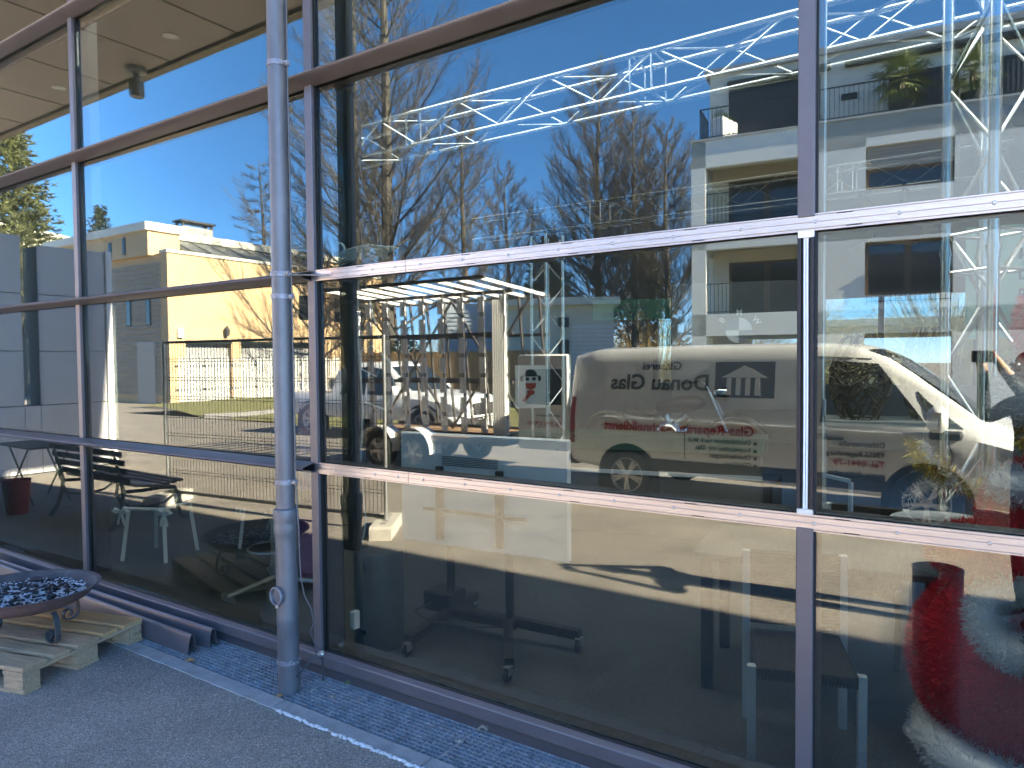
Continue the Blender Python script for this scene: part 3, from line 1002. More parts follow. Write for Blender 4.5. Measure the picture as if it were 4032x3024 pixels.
def seam(parent, L, pts, side=1, w=.008):
    m = MB()
    for (x0, z0), (x1, z1) in zip(pts[:-1], pts[1:]):
        n = 6
        for k in range(n):
            a = (lerp(x0, x1, k / n), lerp(z0, z1, k / n)); b = (lerp(x0, x1, (k + 1) / n), lerp(z0, z1, (k + 1) / n))
            m.bar((a[0], side * (L.y(*a) + .0005), a[1]), (b[0], side * (L.y(*b) + .0005), b[1]), w, w)
    return obj('door_seam', m, K['dark_trim'], parent)

# ------------------------------------------------------------------ delivery van
VL = Loft([(0, .52, 1.02, 1.72, .90, .95, .78), (.05, .44, 1.03, 1.86, .94, .975, .83), (.35, .40, 1.05, 1.93, .96, .985, .845), (1.6, .38, 1.05, 1.95, .965, .985, .85), (3.0, .36, 1.04, 1.95, .965, .985, .85), (3.45, .35, 1.03, 1.92, .965, .985, .845), (3.75, .34, 1.02, 1.80, .965, .985, .82), (4.25, .33, 1.00, 1.44, .965, .98, .79), (4.58, .32, .96, 1.16, .96, .975, .82), (4.95, .30, .86, 1.03, .94, .95, .76), (5.2, .29, .74, .88, .88, .90, .66), (5.31, .30, .58, .70, .78, .80, .58), (5.34, .36, .50, .58, .66, .68, .50)])
van = thing('delivery_van', 'white glazier delivery van with its rear door open, reflected in the panes', 'van', (-4.53, -6.42, 0), R(1.6))
obj('body', VL.body(), K['paint_white'], van, True)
obj('windscreen', VL.top_sheet(3.56, 4.56, .72, .80), K['carglass'], van, True)
for s in (1, -1):
    w = obj('door_window', VL.patch([(3.12, 1.10), (4.12, 1.10), (3.66, 1.72), (3.16, 1.76)], s), K['carglass'], van, True)
    obj('quarter_window', VL.patch([(4.15, 1.09), (4.42, 1.08), (4.12, 1.33), (4.02, 1.44)], s), K['carglass'], van, True)
    obj('lower_trim', VL.patch([(1.2, .42), (3.75, .40), (3.75, .56), (1.2, .56)], s, .010), K['dark_trim'], van)
    for x in (.86, 4.12):
        arch(van, VL, x, .335, s)
        wheel(van, x, s * 1.0, .335, .22, s)
    seam(van, VL, [(3.08, .56), (3.02, 1.0), (3.06, 1.80)], s)
    seam(van, VL, [(4.26, .56), (4.34, .80), (4.28, 1.02)], s)
    seam(van, VL, [(3.06, 1.80), (3.6, 1.77)], s)
    seam(van, VL, [(1.62, .58), (1.62, .9), (1.66, 1.0)], s)
    obj('belt_crease', VL.patch([(.55, 1.03), (4.3, 1.0), (4.3, 1.012), (.55, 1.052)], s, .014, 14, 2), K['paint_white'], van)
    h = MB()
    for x0, x1 in ((3.16, 3.36), (1.78, 1.98)):
        h.bbox(x0, x1, s * (VL.y(x0, .93)) - .01, s * VL.y(x0, .93) + .03 * s if s > 0 else s * VL.y(x0, .93) + .01, .915, .945, .008) if s > 0 else None
    if h.v: obj('door_handle', MB().bbox(3.16, 3.36, VL.y(3.2, .93) - .01, VL.y(3.2, .93) + .03, .915, .945, .008), K['dark_trim'], van)
    mir = obj('mirror', MB().bbox(4.12, 4.30, min(s * .96, s * 1.16), max(s * .96, s * 1.16), 1.05, 1.30, .05), K['paint_white'], van, True)
    obj('mirror_foot', MB().bbox(4.14, 4.42, min(s * .94, s * 1.12), max(s * .94, s * 1.12), .98, 1.06, .02), K['dark_trim'], mir)
    obj('headlight', VL.patch([(4.72, .78), (5.22, .70), (5.16, .80), (4.70, .93)], s, .008), K['lamp'], van, True)
    obj('tail_lamp', VL.patch([(.03, .70), (.11, .70), (.11, 1.30), (.05, 1.30)], s, .010, 3, 6), K['lamp_red'], van)
obj('grille', MB().bbox(5.27, 5.365, -.55, .55, .36, .56, .02), K['dark_trim'], van)
obj('front_bumper', MB().bbox(5.15, 5.36, -.78, .78, .22, .35, .05), K['dark_trim'], van, True)
obj('rear_bumper', MB().bbox(-.05, .12, -.90, .90, .40, .56, .04), K['dark_trim'], van, True)
obj('load_bay', MB().box(-.008, .02, -.78, .78, .60, 1.70), K['dark_trim'], van)
# open rear door: hinged at the corner facing the glass
dr = obj('rear_door', MB().bbox(0, .80, -.025, .025, .56, 1.86, .03), K['paint_white'], van, True)
dr.location = (.0, .93, 0); dr.rotation_euler = (0, 0, R(178))
obj('door_window', MB().bbox(.10, .66, -.032, -.022, 1.18, 1.66, .01), K['carglass'], dr)
np_ = obj('plate_panel', MB().bbox(.15, .67, -.036, -.02, .66, .77, .004), K['plate'], dr)
def decal_rot(tilt=0.0, back=False):
    s, c = math.sin(tilt), math.cos(tilt)
    if back: return Matrix(((1, 0, 0), (0, 0, -1), (0, 1, 0))).to_euler()
    return Matrix(((-1, 0, 0), (0, -s, c), (0, c, s))).to_euler()
BR = (R(90), 0, 0)
text('plate_lettering', 'R DG 500', .10, K['ink'], np_, (.18, -.037, .68), BR)
text('door_lettering', 'Tel. 0941-795500', .075, K['red'], dr, (.10, -.028, .90), BR, .001)
text('door_lettering', 'www.donauglas.de', .05, K['ink'], dr, (.12, -.028, 1.02), BR)
T9 = R(9.5)
def side_text(body, size, m, x, z, bold=0, sx=1.0, tilt=0.0):
    return text('side_lettering', body, size, m, van, (x, VL.y(x, z) + .009, z), decal_rot(tilt), bold, 'LEFT', sx)
lg = obj('logo_panel', VL.patch([(1.96, 1.33), (2.64, 1.33), (2.64, 1.74), (1.96, 1.74)], 1, .006), K['navy'], van)
def logo_poly(pts):
    m = MB()
    P_ = [(x, VL.y(x, z) + .011, z) for x, z in pts]; Q_ = [(x, VL.y(x, z) + .007, z) for x, z in pts]
    k = len(P_)
    m.add(P_ + Q_, [tuple(range(k)), tuple(range(2 * k - 1, k - 1, -1))] + [(i, (i + 1) % k, k + (i + 1) % k, k + i) for i in range(k)])
    return m
obj('logo_roof', logo_poly([(2.04, 1.56), (2.56, 1.56), (2.30, 1.70)]), K['white'], lg)
for k in range(4):
    x0 = 2.10 + .108 * k
    obj('logo_column', logo_poly([(x0, 1.36), (x0 + .055, 1.36), (x0 + .055, 1.555), (x0, 1.555)]), K['white'], lg)
side_text('Glaserei', .14, K['navy'], 1.55, 1.65, .003, 1.1, T9)
side_text('Donau Glas', .265, K['ink'], 1.90, 1.41, .006, 1.02, T9)
side_text('Glas-Reparatur-Schnelldienst', .155, K['red'], 2.44, .90, .004, 1.04)
for k, s_ in enumerate(('Duschkabinen nach Maß', 'Innenausbau mit Glas', 'Überdachungen', 'Glastüren', 'Ganzglasanlagen')):
    z = .80 - .085 * k
    xx = 2.40
    obj('bullet', MB().box(xx + .03, xx + .065, VL.y(xx, z) + .001, VL.y(xx, z) + .007, z, z + .035), K['ink'], van)
    side_text(s_, .075, K['ink'], xx, z, .0005)
for k, (s_, m_, sz) in enumerate((('Dithornstraße', K['ink'], .075), ('93055 Regensburg', K['ink'], .075), ('Tel. 0941-79', K['red'], .095), ('www.donauglas', K['ink'], .085))):
    side_text(s_, sz, m_, 3.75 - .0, .86 - .105 * k, .0008)

# ------------------------------------------------------------------ white pick-up behind the fence
PL = Loft([(0, .55, .95, 1.02, .85, .88, .86), (.05, .5, .98, 1.06, .88, .91, .89), (1.55, .48, .98, 1.06, .9, .92, .89), (1.62, .48, .98, 1.60, .9, .92, .72), (1.95, .47, .99, 1.76, .9, .92, .72), (2.9, .46, .99, 1.78, .9, .92, .72), (3.2, .46, .98, 1.70, .9, .92, .72), (3.85, .46, .96, 1.12, .9, .92, .80), (4.4, .46, .92, 1.08, .9, .915, .80), (4.95, .46, .86, 1.02, .88, .90, .76), (5.2, .44, .74, .90, .84, .86, .70), (5.28, .44, .66, .76, .78, .80, .66)])
pk = thing('pickup_truck', 'white pick-up truck parked behind the glass rack, grille towards the right', 'pickup truck', (-14.4, -9.6, 0), R(-4))
obj('body', PL.body(), K['paint_white'], pk, True)
obj('windscreen', PL.top_sheet(3.24, 3.84, .68, .76), K['carglass'], pk, True)
for s in (1, -1):
    obj('door_window', PL.patch([(1.85, 1.03), (2.6, 1.03), (2.6, 1.66), (2.0, 1.64)], s), K['carglass'], pk, True)
    obj('door_window', PL.patch([(2.68, 1.03), (3.6, 1.02), (3.2, 1.58), (2.68, 1.66)], s), K['carglass'], pk, True)
    for x in (.95, 4.25):
        arch(pk, PL, x, .39, s); wheel(pk, x, s * .95, .39, .24, s, 6)
    seam(pk, PL, [(1.75, .55), (1.75, .97)], s); seam(pk, PL, [(2.64, .55), (2.64, .97)], s); seam(pk, PL, [(3.65, .55), (3.72, .95)], s)
    obj('headlight', PL.patch([(4.98, .74), (5.24, .68), (5.20, .80), (4.96, .88)], s, .010), K['lamp'], pk, True)
    obj('mirror', MB().bbox(3.45, 3.62, min(s * .93, s * 1.12), max(s * .93, s * 1.12), 1.02, 1.24, .04), K['paint_white'], pk, True)
obj('grille', MB().bbox(5.23, 5.31, -.50, .50, .60, .86, .03), K['dark_trim'], pk, True)
for k in range(4):
    obj('grille_bar', MB().box(5.31, 5.325, -.46, .46, .63 + .055 * k, .65 + .055 * k), K['chrome'], pk)
obj('front_bumper', MB().bbox(5.12, 5.36, -.86, .86, .34, .56, .06), K['dark_trim'], pk, True)
npk = obj('plate_panel', MB().bbox(5.36, 5.375, -.26, .26, .44, .55, .003), K['plate'], pk)
obj('euro_band', MB().box(5.3755, 5.377, -.255, -.215, .445, .545), mat('euro_blue', (.01, .06, .4), .4), npk)
text('plate_lettering', 'R-LO', .10, K['ink'], npk, (5.376, -.20, .455), (R(90), 0, R(90)))

# ------------------------------------------------------------------ glass transport trailer with its rack
alu2 = mat('pale_rack_strip', (.88, .88, .86), .5)
rackst = mat('brown_rack_steel', (.13, .115, .105), .55, .4, var=.3, scale=10)
tr = thing('glass_trailer', 'glass transport trailer with tall upright rack and white mudguards', 'trailer', (-9.35, -6.15, 0), 0)
obj('bed', MB().bbox(0, 3.45, -1.5, .25, .50, .57, .01), rackst, tr)
for k in range(9):
    yy = -1.48 + .19 * k
    obj('bed_plank', MB().bbox(.02, 3.43, yy, yy + .18, .572, .60, .004), K['wood'], tr)
for k in range(9):
    xx = .10 + 3.2 * k / 8
    po = obj('rack_post', MB().bar((xx, -.10, .6), (xx, -.02, 2.84), .028, .04), rackst, tr)
    for q in range(7):
        z0 = .64 + .315 * q
        obj('rubber_lath', MB().box(xx - .055, xx - .010, -.06 + .012 * q, -.03 + .012 * q, z0, z0 + .25).box(xx + .010, xx + .055, -.06 + .012 * q, -.03 + .012 * q, z0, z0 + .25), alu2, po)
    obj('rack_post', MB().bar((xx, -1.35, .6), (xx, -1.05, 2.84), .028, .04), rackst, tr)
    obj('top_arm', MB().bar((xx, -1.2, 2.86), (xx, .62, 2.98), .045, .05), alu2, tr)
for z in (.62, 1.45, 2.2, 2.84):
    obj('rack_rail', MB().bar((.05, -.11, z), (3.4, -.11, z), .04, .05), rackst, tr)
    obj('rack_rail', MB().bar((.05, -1.2, z), (3.4, -1.2, z), .04, .05), rackst, tr)
for a, b in (((.1, .62), (1.75, 2.8)), ((1.75, 2.8), (3.35, .62)), ((.1, 2.8), (1.75, .62)), ((1.75, .62), (3.35, 2.8))):
    obj('diagonal_brace', MB().bar((a[0], -.7, a[1]), (b[0], -.7, b[1]), .034, .034), rackst, tr)
obj('top_rail', MB().bar((.05, .62, 2.985), (3.4, .62, 2.985), .05, .05), rackst, tr)
for k in range(6):
    xx = 3.32 - .035 * k
    obj('glass_edge_strip', MB().box(xx, xx + .016, -.02 + .01 * k, .03 + .01 * k, .62, 2.7), alu2, tr)
for k in range(5):
    xx = .12 + .05 * k
    obj('glass_edge_strip', MB().box(xx, xx + .022, .0 + .012 * k, .05 + .012 * k, .62, 2.66), alu2, tr)
for x in (.95, 1.72):
    wheel(tr, x, .30, .31, .18, 1)
    wheel(tr, x, -1.55, .31, .18, -1)
    fm = MB()
    for yy0 in (.06, -1.76):
        n = 12
        for k in range(n):
            a0, a1 = PI * k / n, PI * (k + 1) / n
            p0 = (x + .40 * math.cos(a0), .31 + .38 * math.sin(a0)); p1 = (x + .40 * math.cos(a1), .31 + .38 * math.sin(a1))
            fm.add([(p0[0], yy0, p0[1]), (p0[0], yy0 + .30, p0[1]), (p1[0], yy0 + .30, p1[1]), (p1[0], yy0, p1[1]), (p0[0], yy0, p0[1] + .03), (p0[0], yy0 + .30, p0[1] + .03), (p1[0], yy0 + .30, p1[1] + .03), (p1[0], yy0, p1[1] + .03)],
                   [(0, 1, 2, 3), (4, 7, 6, 5), (1, 5, 6, 2), (0, 3, 7, 4)])
    obj('mudguard', fm, K['paint_white'], tr, True)
obj('drawbar', MB().bar((3.4, -.6, .48), (4.25, -.6, .46), .08, .08), rackst, tr)

# ------------------------------------------------------------------ mobile fence panel in concrete feet
galv2 = mat('galvanised_tube', (.55, .56, .55), .4, .8, var=.15, scale=8)
F0, F1 = Vector((-8.61, -2.29, 0)), Vector((-5.16, -2.63, 0))
fdir = (F1 - F0); FLn = fdir.length; fa = math.atan2(fdir.y, fdir.x)
fe = thing('mesh_fence', 'mobile wire mesh fence panel standing on concrete feet', 'fence', tuple(F0), fa)
for x in (0, FLn):
    obj('fence_post', MB().tube([(x, 0, .02), (x, 0, 2.06)], .021, 12), galv2, fe, True)
for z in (.16, 2.04):
    obj('fence_rail', MB().tube([(0, 0, z), (FLn, 0, z)], .016 if z > 1 else .020, 10), mat('fence_rail', (.08, .085, .085), .5, .5) if z > 1 else bpy.data.materials['fence_rail'] if 'fence_rail' in bpy.data.materials else K['iron'], fe, True)
m = MB()
nv = 64
for k in range(1, nv):
    x = FLn * k / nv
    m.tube([(x, 0, .17), (x, 0, 2.03)], .0036, 4, False)
for k in range(1, 8):
    z = .17 + 1.86 * k / 8
    for dz in (0, .035):
        m.tube([(0.02, .004, z + dz), (FLn - .02, .004, z + dz)], .0036, 4, False)
wm_ = obj('wire_mesh', m, K['iron'], fe); wm_['kind'] = 'stuff'
conc = mat('pale_concrete', (.50, .47, .42), .9, var=.2, scale=12, bump=.4, bscale=60)
def fence_foot(P_, a, lab):
    t = thing('concrete_block', lab, 'concrete block', P_, a, 'concrete feet of the mobile fence')
    pr = [(-.36, 0), (.36, 0), (.35, .11), (.33, .135), (-.33, .135), (-.35, .11)]
    obj('block', MB().prism(pr, lambda u, v, q: (u, q, v), -.11, .11), conc, t)
    for k in range(4):
        obj('socket', MB().lathe([(.03, .134), (.03, .138), (.022, .138), (.022, .13), (.0001, .13)], c=(-.2 + .13 * k, 0, 0), n=14), K['char'], t)
fence_foot((-5.16, -2.63, -.0), fa + R(62), 'pale concrete foot under the right end of the mesh fence')
fence_foot((-8.61, -2.29, -.0), fa + R(70), 'pale concrete foot under the left end of the mesh fence, beside the bench')

# ------------------------------------------------------------------ park bench with its back to the glass
bwood = mat('dark_bench_wood', (.055, .040, .036), .45, var=.25, scale=6, stretch=(1, 10, 10))
be = thing('park_bench', 'dark slatted park bench with cast iron legs, back towards the glass', 'bench', (-9.25, -1.20, 0), R(2))
for k in range(7):
    yy = -.18 - .078 * k
    z = .41 + .012 * abs(k - 3) - .004 * k * 0
    obj('seat_slat', MB().bbox(0, 1.68, yy - .062, yy, z, z + .028, .006), bwood, be)
for k in range(4):
    z = .50 + .095 * k
    y0 = -.125 + .028 * k
    obj('back_slat', MB().bbox(-.02, 1.68, y0, y0 + .026, z, z + .062, .006, ), bwood, be)
for xx in (.12, 1.56):
    lg = obj('cast_leg', MB().tube([(xx, .05, .0), (xx, -.03, .10), (xx, -.08, .26), (xx, -.10, .40), (xx, -.06, .60), (xx, .0, .86)], [.028, .022, .02, .024, .02, .016], 8), K['iron'], be, True)
    obj('front_foot', MB().tube([(xx, -.80, .01), (xx, -.74, .04), (xx, -.70, .14), (xx, -.72, .27), (xx, -.66, .37), (xx, -.50, .39), (xx, -.30, .385), (xx, -.10, .40)], [.03, .024, .02, .022, .026, .022, .02, .02], 8), K['iron'], lg, True)
    obj('arch_strut', MB().tube([(xx, -.68, .30), (xx, -.55, .22), (xx, -.35, .20), (xx, -.15, .24), (xx, -.08, .30)], .014, 6), K['iron'], lg, True)
ft = thing('folding_table', 'dark slatted folding table beside the park bench', 'table', (-10.35, -1.55, 0), R(3))
for k in range(6):
    obj('top_slat', MB().bbox(-.55, .55, -.30 + .1 * k, -.30 + .1 * k + .092, .72, .745, .004), bwood, ft)
for s in (-1, 1):
    obj('crossed_leg', MB().tube([(-.40, s * .24, .0), (.36, s * .24, .72)], .013, 8), K['iron'], ft)
    obj('crossed_leg', MB().tube([(.40, s * .21, .0), (-.36, s * .21, .72)], .013, 8), K['iron'], ft)
bk = thing('red_bucket', 'red metal bucket standing beside the folding table', 'bucket', (-9.62, -1.0, 0))
obj('shell', MB().lathe([(.0001, .0), (.11, .0), (.15, .40), (.155, .41), (.145, .40), (.105, .01)], n=24), mat('red_bucket', (.42, .03, .03), .4), bk, True)
obj('handle', MB().tube([(.15 * math.cos(a), .02, .40 + .12 * math.sin(a)) for a in [PI * k / 12 for k in range(13)]], .004, 6), K['steel'], bk)

# ------------------------------------------------------------------ panelled side wing at the left
pan = mat('grey_wing_panel', (.44, .44, .47), .5, .1, var=.06, scale=3)
wg = thing('panelled_wing', 'grey metal-panelled side wing projecting at the left', 'building', (-12.75, 0, 0))
obj('core', MB().box(-.5, -.03, -3.66, -2.62, 0, 3.70).box(-.5, -.03, -2.38, -1.1, 0, 3.82).box(-.5, -.03, -2.62, -2.38, 0, 1.12), mat('wing_core', (.10, .10, .11), .7), wg)
def panels(y0, y1, zs):
    for z0, z1 in zip(zs[:-1], zs[1:]):
        obj('wall_panel', MB().bbox(-.03, .0, y0, y1, z0 + .006, z1 - .006, .004), pan, wg)
panels(-3.68, -3.22, [0.02, 1.12, 2.0, 2.92, 3.72])
panels(-3.21, -2.62, [0.02, 1.12, 2.0, 2.92, 3.72])
panels(-2.615, -2.385, [0.02, 1.12])
panels(-2.38, -1.74, [0.02, 1.12, 2.0, 2.92, 3.84])
panels(-1.73, -1.08, [0.02, 1.12, 2.0, 2.92, 3.84])
obj('corner_post', MB().bbox(-.55, .03, -3.80, -3.69, 0, 3.74, .01), K['white'], wg)

# ------------------------------------------------------------------ yellow garage house
yel = mat('yellow_render', (.70, .49, .29), .9, var=.07, scale=1.2, bump=.1, bscale=40, c2=(.60, .41, .23))
whi = mat('white_fascia', (.75, .72, .62), .7)
seamm = mat('seam_metal_roof', (.17, .19, .17), .45, .5, c2=(.30, .31, .30), scale=1.2, stretch=(.3, 6, .3))
doorm = mat('grey_garage_door', (.42, .42, .42), .6, .1)
yh = thing('yellow_house', 'yellow rendered house with garages and a sloped metal roof', 'house', (-28.6, -14.3, 0))
# local: x = away from the street (negative X world is further back), y runs towards -Y
w = MB()
piers = [(0, .75), (3.0, 3.5), (5.75, 6.25), (8.4, 13)]
for a, b in piers: w.box(-.4, 0, -b, -a, 0, 2.62)
w.box(-.4, 0, -13, 0, 2.62, 6.45)
w.box(-11, -.4, -.4, 0, 0, 6.45).box(-11, -10.6, -13, -.4, 0, 6.45)
obj('wall', w, yel, yh)
obj('coping', MB().box(-.5, .06, -13.05, .06, 6.45, 6.58), whi, yh)
obj('flat_roof', MB().box(-10.6, -.4, -13, -.4, 6.2, 6.4), seamm, yh)
for a, b in ((.75, 3.0), (3.5, 5.75), (6.25, 8.4)):
    gd = obj('garage_door', MB().box(-.35, -.28, -b + .01, -a - .01, 0, 2.60), doorm, yh)
    n = int((b - a) / .12)
    for k in range(n):
        yy = -b + .03 + (b - a - .06) * k / n
        obj('door_rib', MB().box(-.28, -.255, yy, yy + .06, .05, 2.5), doorm, gd)
    obj('lintel', MB().box(-.30, .012, -b - .02, -a + .02, 2.60, 2.74), K['post'], yh)
for (y0, y1, z0, z1) in ((6.9, 7.45, 3.9, 5.1), (9.2, 9.8, 3.9, 5.1), (10.6, 11.4, 3.9, 5.1)):
    f_ = obj('window', MB().box(-.06, .03, -y1, -y0, z0, z1), K['post'], yh)
    obj('pane', MB().box(.03, .04, -y1 + .08, -y0 - .08, z0 + .08, z1 - .08), K['window'], f_)
up_ = MB().box(-10, -2.4, -13, .25, 6.4, 7.45).box(-2.4, -1.0, -1.2, .25, 6.4, 7.45)
obj('upper_storey', up_, yel, yh)
obj('upper_fascia', MB().box(-10.2, -2.25, -13.2, .4, 7.45, 7.8).box(-2.25, -.9, -1.35, .4, 7.45, 7.8), whi, yh)
sr = obj('sloped_roof', MB().prism([(-2.3, 7.42), (-.42, 6.6), (-2.3, 6.6)], lambda u, v, t_: (u, t_, v), -9.6, -1.25), seamm, yh)
for k in range(9):
    yy = -1.5 - .95 * k
    obj('roof_seam', MB().bar((-2.28, yy, 7.46), (-.40, yy, 6.64), .035, .05), seamm, sr)
ch = obj('chimney', MB().box(-3.6, -3.0, -4.2, -2.6, 7.8, 8.3), galv2, yh)
obj('chimney_hood', MB().box(-3.7, -2.9, -4.3, -2.5, 8.5, 8.58).box(-3.6, -3.5, -4.2, -4.1, 8.3, 8.5).box(-3.1, -3.0, -2.7, -2.6, 8.3, 8.5).box(-3.6, -3.5, -2.7, -2.6, 8.3, 8.5).box(-3.1, -3.0, -4.2, -4.1, 8.3, 8.5), K['iron'], ch)
# shaded end wall: cladding strips and windows
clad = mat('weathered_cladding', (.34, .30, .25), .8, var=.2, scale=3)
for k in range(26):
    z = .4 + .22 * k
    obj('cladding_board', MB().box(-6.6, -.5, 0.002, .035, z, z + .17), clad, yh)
for (x0, x1, z0, z1) in ((-1.6, -1.25, 3.4, 5.0), (-3.2, -2.8, 3.4, 5.0), (-3.0, -2.75, 6.55, 7.3), (-4.2, -3.9, 6.55, 7.2)):
    f_ = obj('window', MB().box(x0, x1, .0, .27 if z0 > 6 else .06, z0, z1), K['post'], yh)
    obj('pane', MB().box(x0 + .05, x1 - .05, .0, .28 if z0 > 6 else .07, z0 + .06, z1 - .06), K['window'], f_)
obj('side_door', MB().box(-2.4, -1.0, .0, .05, 0, 2.7), mat('pale_door', (.5, .46, .4), .7), yh)
wl = obj('wall_lamp', MB().lathe([(.0001, 3.45), (.1, 3.3), (.13, 3.28), (.10, 2.98), (.0001, 2.95)], c=(.13, -2.7, 0), n=10), K['iron'], yh)
obj('sign_box', MB().bbox(.0, .12, -.62, -.36, 2.85, 3.25, .01), K['white'], yh)

# white picket boards leaning in front of the garages
pf = thing('picket_fence', 'row of white picket boards in front of the garages', 'fence', (-25.2, -12.6, .30))
rp = random.Random(5)
for k in range(62):
    yy = -.13 * k
    h = 1.62 + rp.uniform(-.08, .08)
    if k % 9 == 8: continue
    t_ = rp.uniform(-.012, .012)
    obj('picket', MB().prism([(0, 0), (.072, 0), (.072 + t_, h), (.036 + t_, h + .07), (t_, h)], lambda u, v, q: (q, yy - u, v), 0, .025), mat('picket_white', (.66, .66, .62), .8, var=.15, scale=5) if k == 0 else bpy.data.materials['picket_white'], pf)
for z in (.4, 1.3):
    obj('fence_rail', MB().box(-.05, -.005, -8.1, .1, z, z + .09), K['iron'], pf)

# ------------------------------------------------------------------ lawns and bank
grassm = mat('winter_grass', (.13, .15, .045), .95, c2=(.22, .19, .09), scale=3.5, bump=.8, bscale=40, detail=10)
def sheet(name, pts, m_):
    mb = MB(); mb.add(pts, [tuple(range(len(pts)))])
    return structure(obj(name, mb, m_))
sheet('lawn', [(-19.5, -10.6, .02), (-6.5, -10.6, .02), (-5.5, -19.0, .02), (-23.5, -24, .02)], grassm)
bank = MB(); nb = 12
for i in range(nb + 1):
    for j in range(5):
        bank.v.append((-21.0 - 1.05 * j + .5 * math.sin(i * .9), -10.8 - .9 * i, (0.01, .14, .24, .30, .30)[j] + .03 * math.sin(i * 2.1 + j)))
for i in range(nb):
    for j in range(4):
        bank.f.append((i * 5 + j, i * 5 + j + 1, i * 5 + j + 6, i * 5 + j + 5))
structure(obj('grass_bank', bank, grassm, None, True))
kb = MB()
for i in range(nb):
    kb.bar((-20.85 + .5 * math.sin(i * .9), -10.8 - .9 * i, .06), (-20.85 + .5 * math.sin((i + 1) * .9), -11.7 - .9 * i, .06), .14, .13)
structure(obj('bank_kerb', kb, K['kerb']))
gt = MB(); rg = random.Random(9)
for i in range(9000):
    if i % 3 == 0:
        xx, yy, z = rg.uniform(-24.6, -21.0), rg.uniform(-21, -11), .2
        z = min(.3, .07 * (-21.0 - xx) + .03) - .02
    else:
        xx = rg.uniform(-18, -6.5); yy = rg.uniform(-18, -10.7); z = .02
    h = rg.uniform(.04, .11); a = rg.uniform(0, 6.3)
    gt.add([(xx, yy, z), (xx + .02 * math.cos(a), yy + .02 * math.sin(a), z), (xx + rg.uniform(-.03, .03), yy + rg.uniform(-.03, .03), z + h)], [(0, 1, 2)])
go = raw('grass', gt, grassm); go['kind'] = 'stuff'; go['label'] = 'short winter grass on the lawn and bank'

# ------------------------------------------------------------------ things far down the yard
SL = Loft([(0, .45, .95, 1.10, .80, .84, .78), (.06, .40, .98, 1.50, .84, .88, .64), (.5, .36, 1.0, 1.66, .86, .9, .64), (2.2, .34, 1.0, 1.68, .86, .9, .64), (2.7, .34, .98, 1.60, .86, .9, .64), (3.4, .34, .95, 1.08, .86, .9, .76), (4.1, .34, .86, 1.0, .85, .88, .74), (4.4, .36, .70, .84, .76, .8, .64)])
sv = thing('blue_car', 'blue car parked at the far end of the yard', 'car', (-54.2, -23.6, 0), R(-20)); sv.scale = (1.22, 1.22, 1.22)
obj('body', SL.body(), K['paint_blue'], sv, True)
for s in (1, -1):
    obj('door_window', SL.patch([(.5, 1.04), (1.6, 1.04), (1.6, 1.56), (.6, 1.54)], s), K['carglass'], sv)
    obj('door_window', SL.patch([(1.68, 1.04), (3.1, 1.0), (2.66, 1.50), (1.68, 1.56)], s), K['carglass'], sv)
    for x in (.85, 3.55):
        arch(sv, SL, x, .33, s); wheel(sv, x, s * .92, .33, .2, s)
obj('windscreen', SL.top_sheet(2.74, 3.38, .60, .72), K['carglass'], sv)
cb = thing('grey_cabinet', 'pale grey utility cabinet beside the blue car', 'cabinet', (-47.3, -23.8, 0), R(-20))
obj('housing', MB().bbox(-.9, .9, -.4, .4, .0, 1.78, .02), mat('cabinet_grey', (.55, .52, .50), .7, var=.06), cb)
obj('plinth', MB().bbox(-.93, .93, -.43, .43, -.02, .5, .02), conc, cb)
bn = thing('green_bin', 'large green wheeled waste bin beside the cabinet', 'bin', (-49.0, -26.0, 0), R(-20))
gm_ = mat('bin_green', (.10, .22, .07), .5)
obj('tub', MB().prism([(-.95, .25), (.95, .25), (1.05, 1.5), (-1.05, 1.5)], lambda u, v, q: (u, q, v), -.7, .7), gm_, bn)
obj('lid', MB().prism([(-1.1, 1.5), (1.1, 1.5), (1.0, 1.75), (.5, 1.98), (-.5, 1.98), (-1.0, 1.75)], lambda u, v, q: (u, q, v), -.75, .75), gm_, bn)
for x in (-.7, .7):
    wheel(bn, x, .55, .15, .08, 1, 3)

def plain_house(name, lab, loc, rz, L_, D_, H_, wm_, wins, roof=None, cat='house'):
    t = thing(name, lab, cat, loc, rz)
    obj('wall', MB().box(0, L_, -D_, 0, 0, H_), wm_, t)
    obj('roof', MB().box(-.25, L_ + .25, -D_ - .25, .25, H_, H_ + .3), roof or whi, t)
    for (x0, x1, z0, z1) in wins:
        f_ = obj('window', MB().box(x0, x1, -.05, .04, z0, z1), K['post'], t)
        obj('pane', MB().box(x0 + .08, x1 - .08, .04, .05, z0 + .08, z1 - .08), K['window'], f_)
        obj('sill', MB().box(x0 - .06, x1 + .06, .0, .12, z0 - .07, z0), whi, f_)
    return t
cream = mat('cream_render', (.72, .68, .54), .9, var=.05)
plain_house('white_house', 'white flat-roofed house on the slope at far left', (-86, -27, 0), R(62), 22, 10, 14.0, cream, [(3, 4.6, 9.5, 11), (8, 9.6, 9.5, 11), (13, 15, 9.5, 11), (8, 9.6, 5, 6.6), (13, 15, 5, 6.6)])
plain_house('grey_house', 'low grey boarded house behind the side wing', (-60, -21.5, 0), R(75), 9, 8, 7.0, clad, [(2, 3, 4, 5.4), (5.5, 6.5, 4, 5.4)])
plain_house('terrace_house', 'white terrace house behind the yellow house', (-66, -26, 0), R(60), 20, 8, 10.6, cream, [(3, 5, 7, 8.5), (9, 11, 7, 8.5), (14, 16, 7, 8.5)])
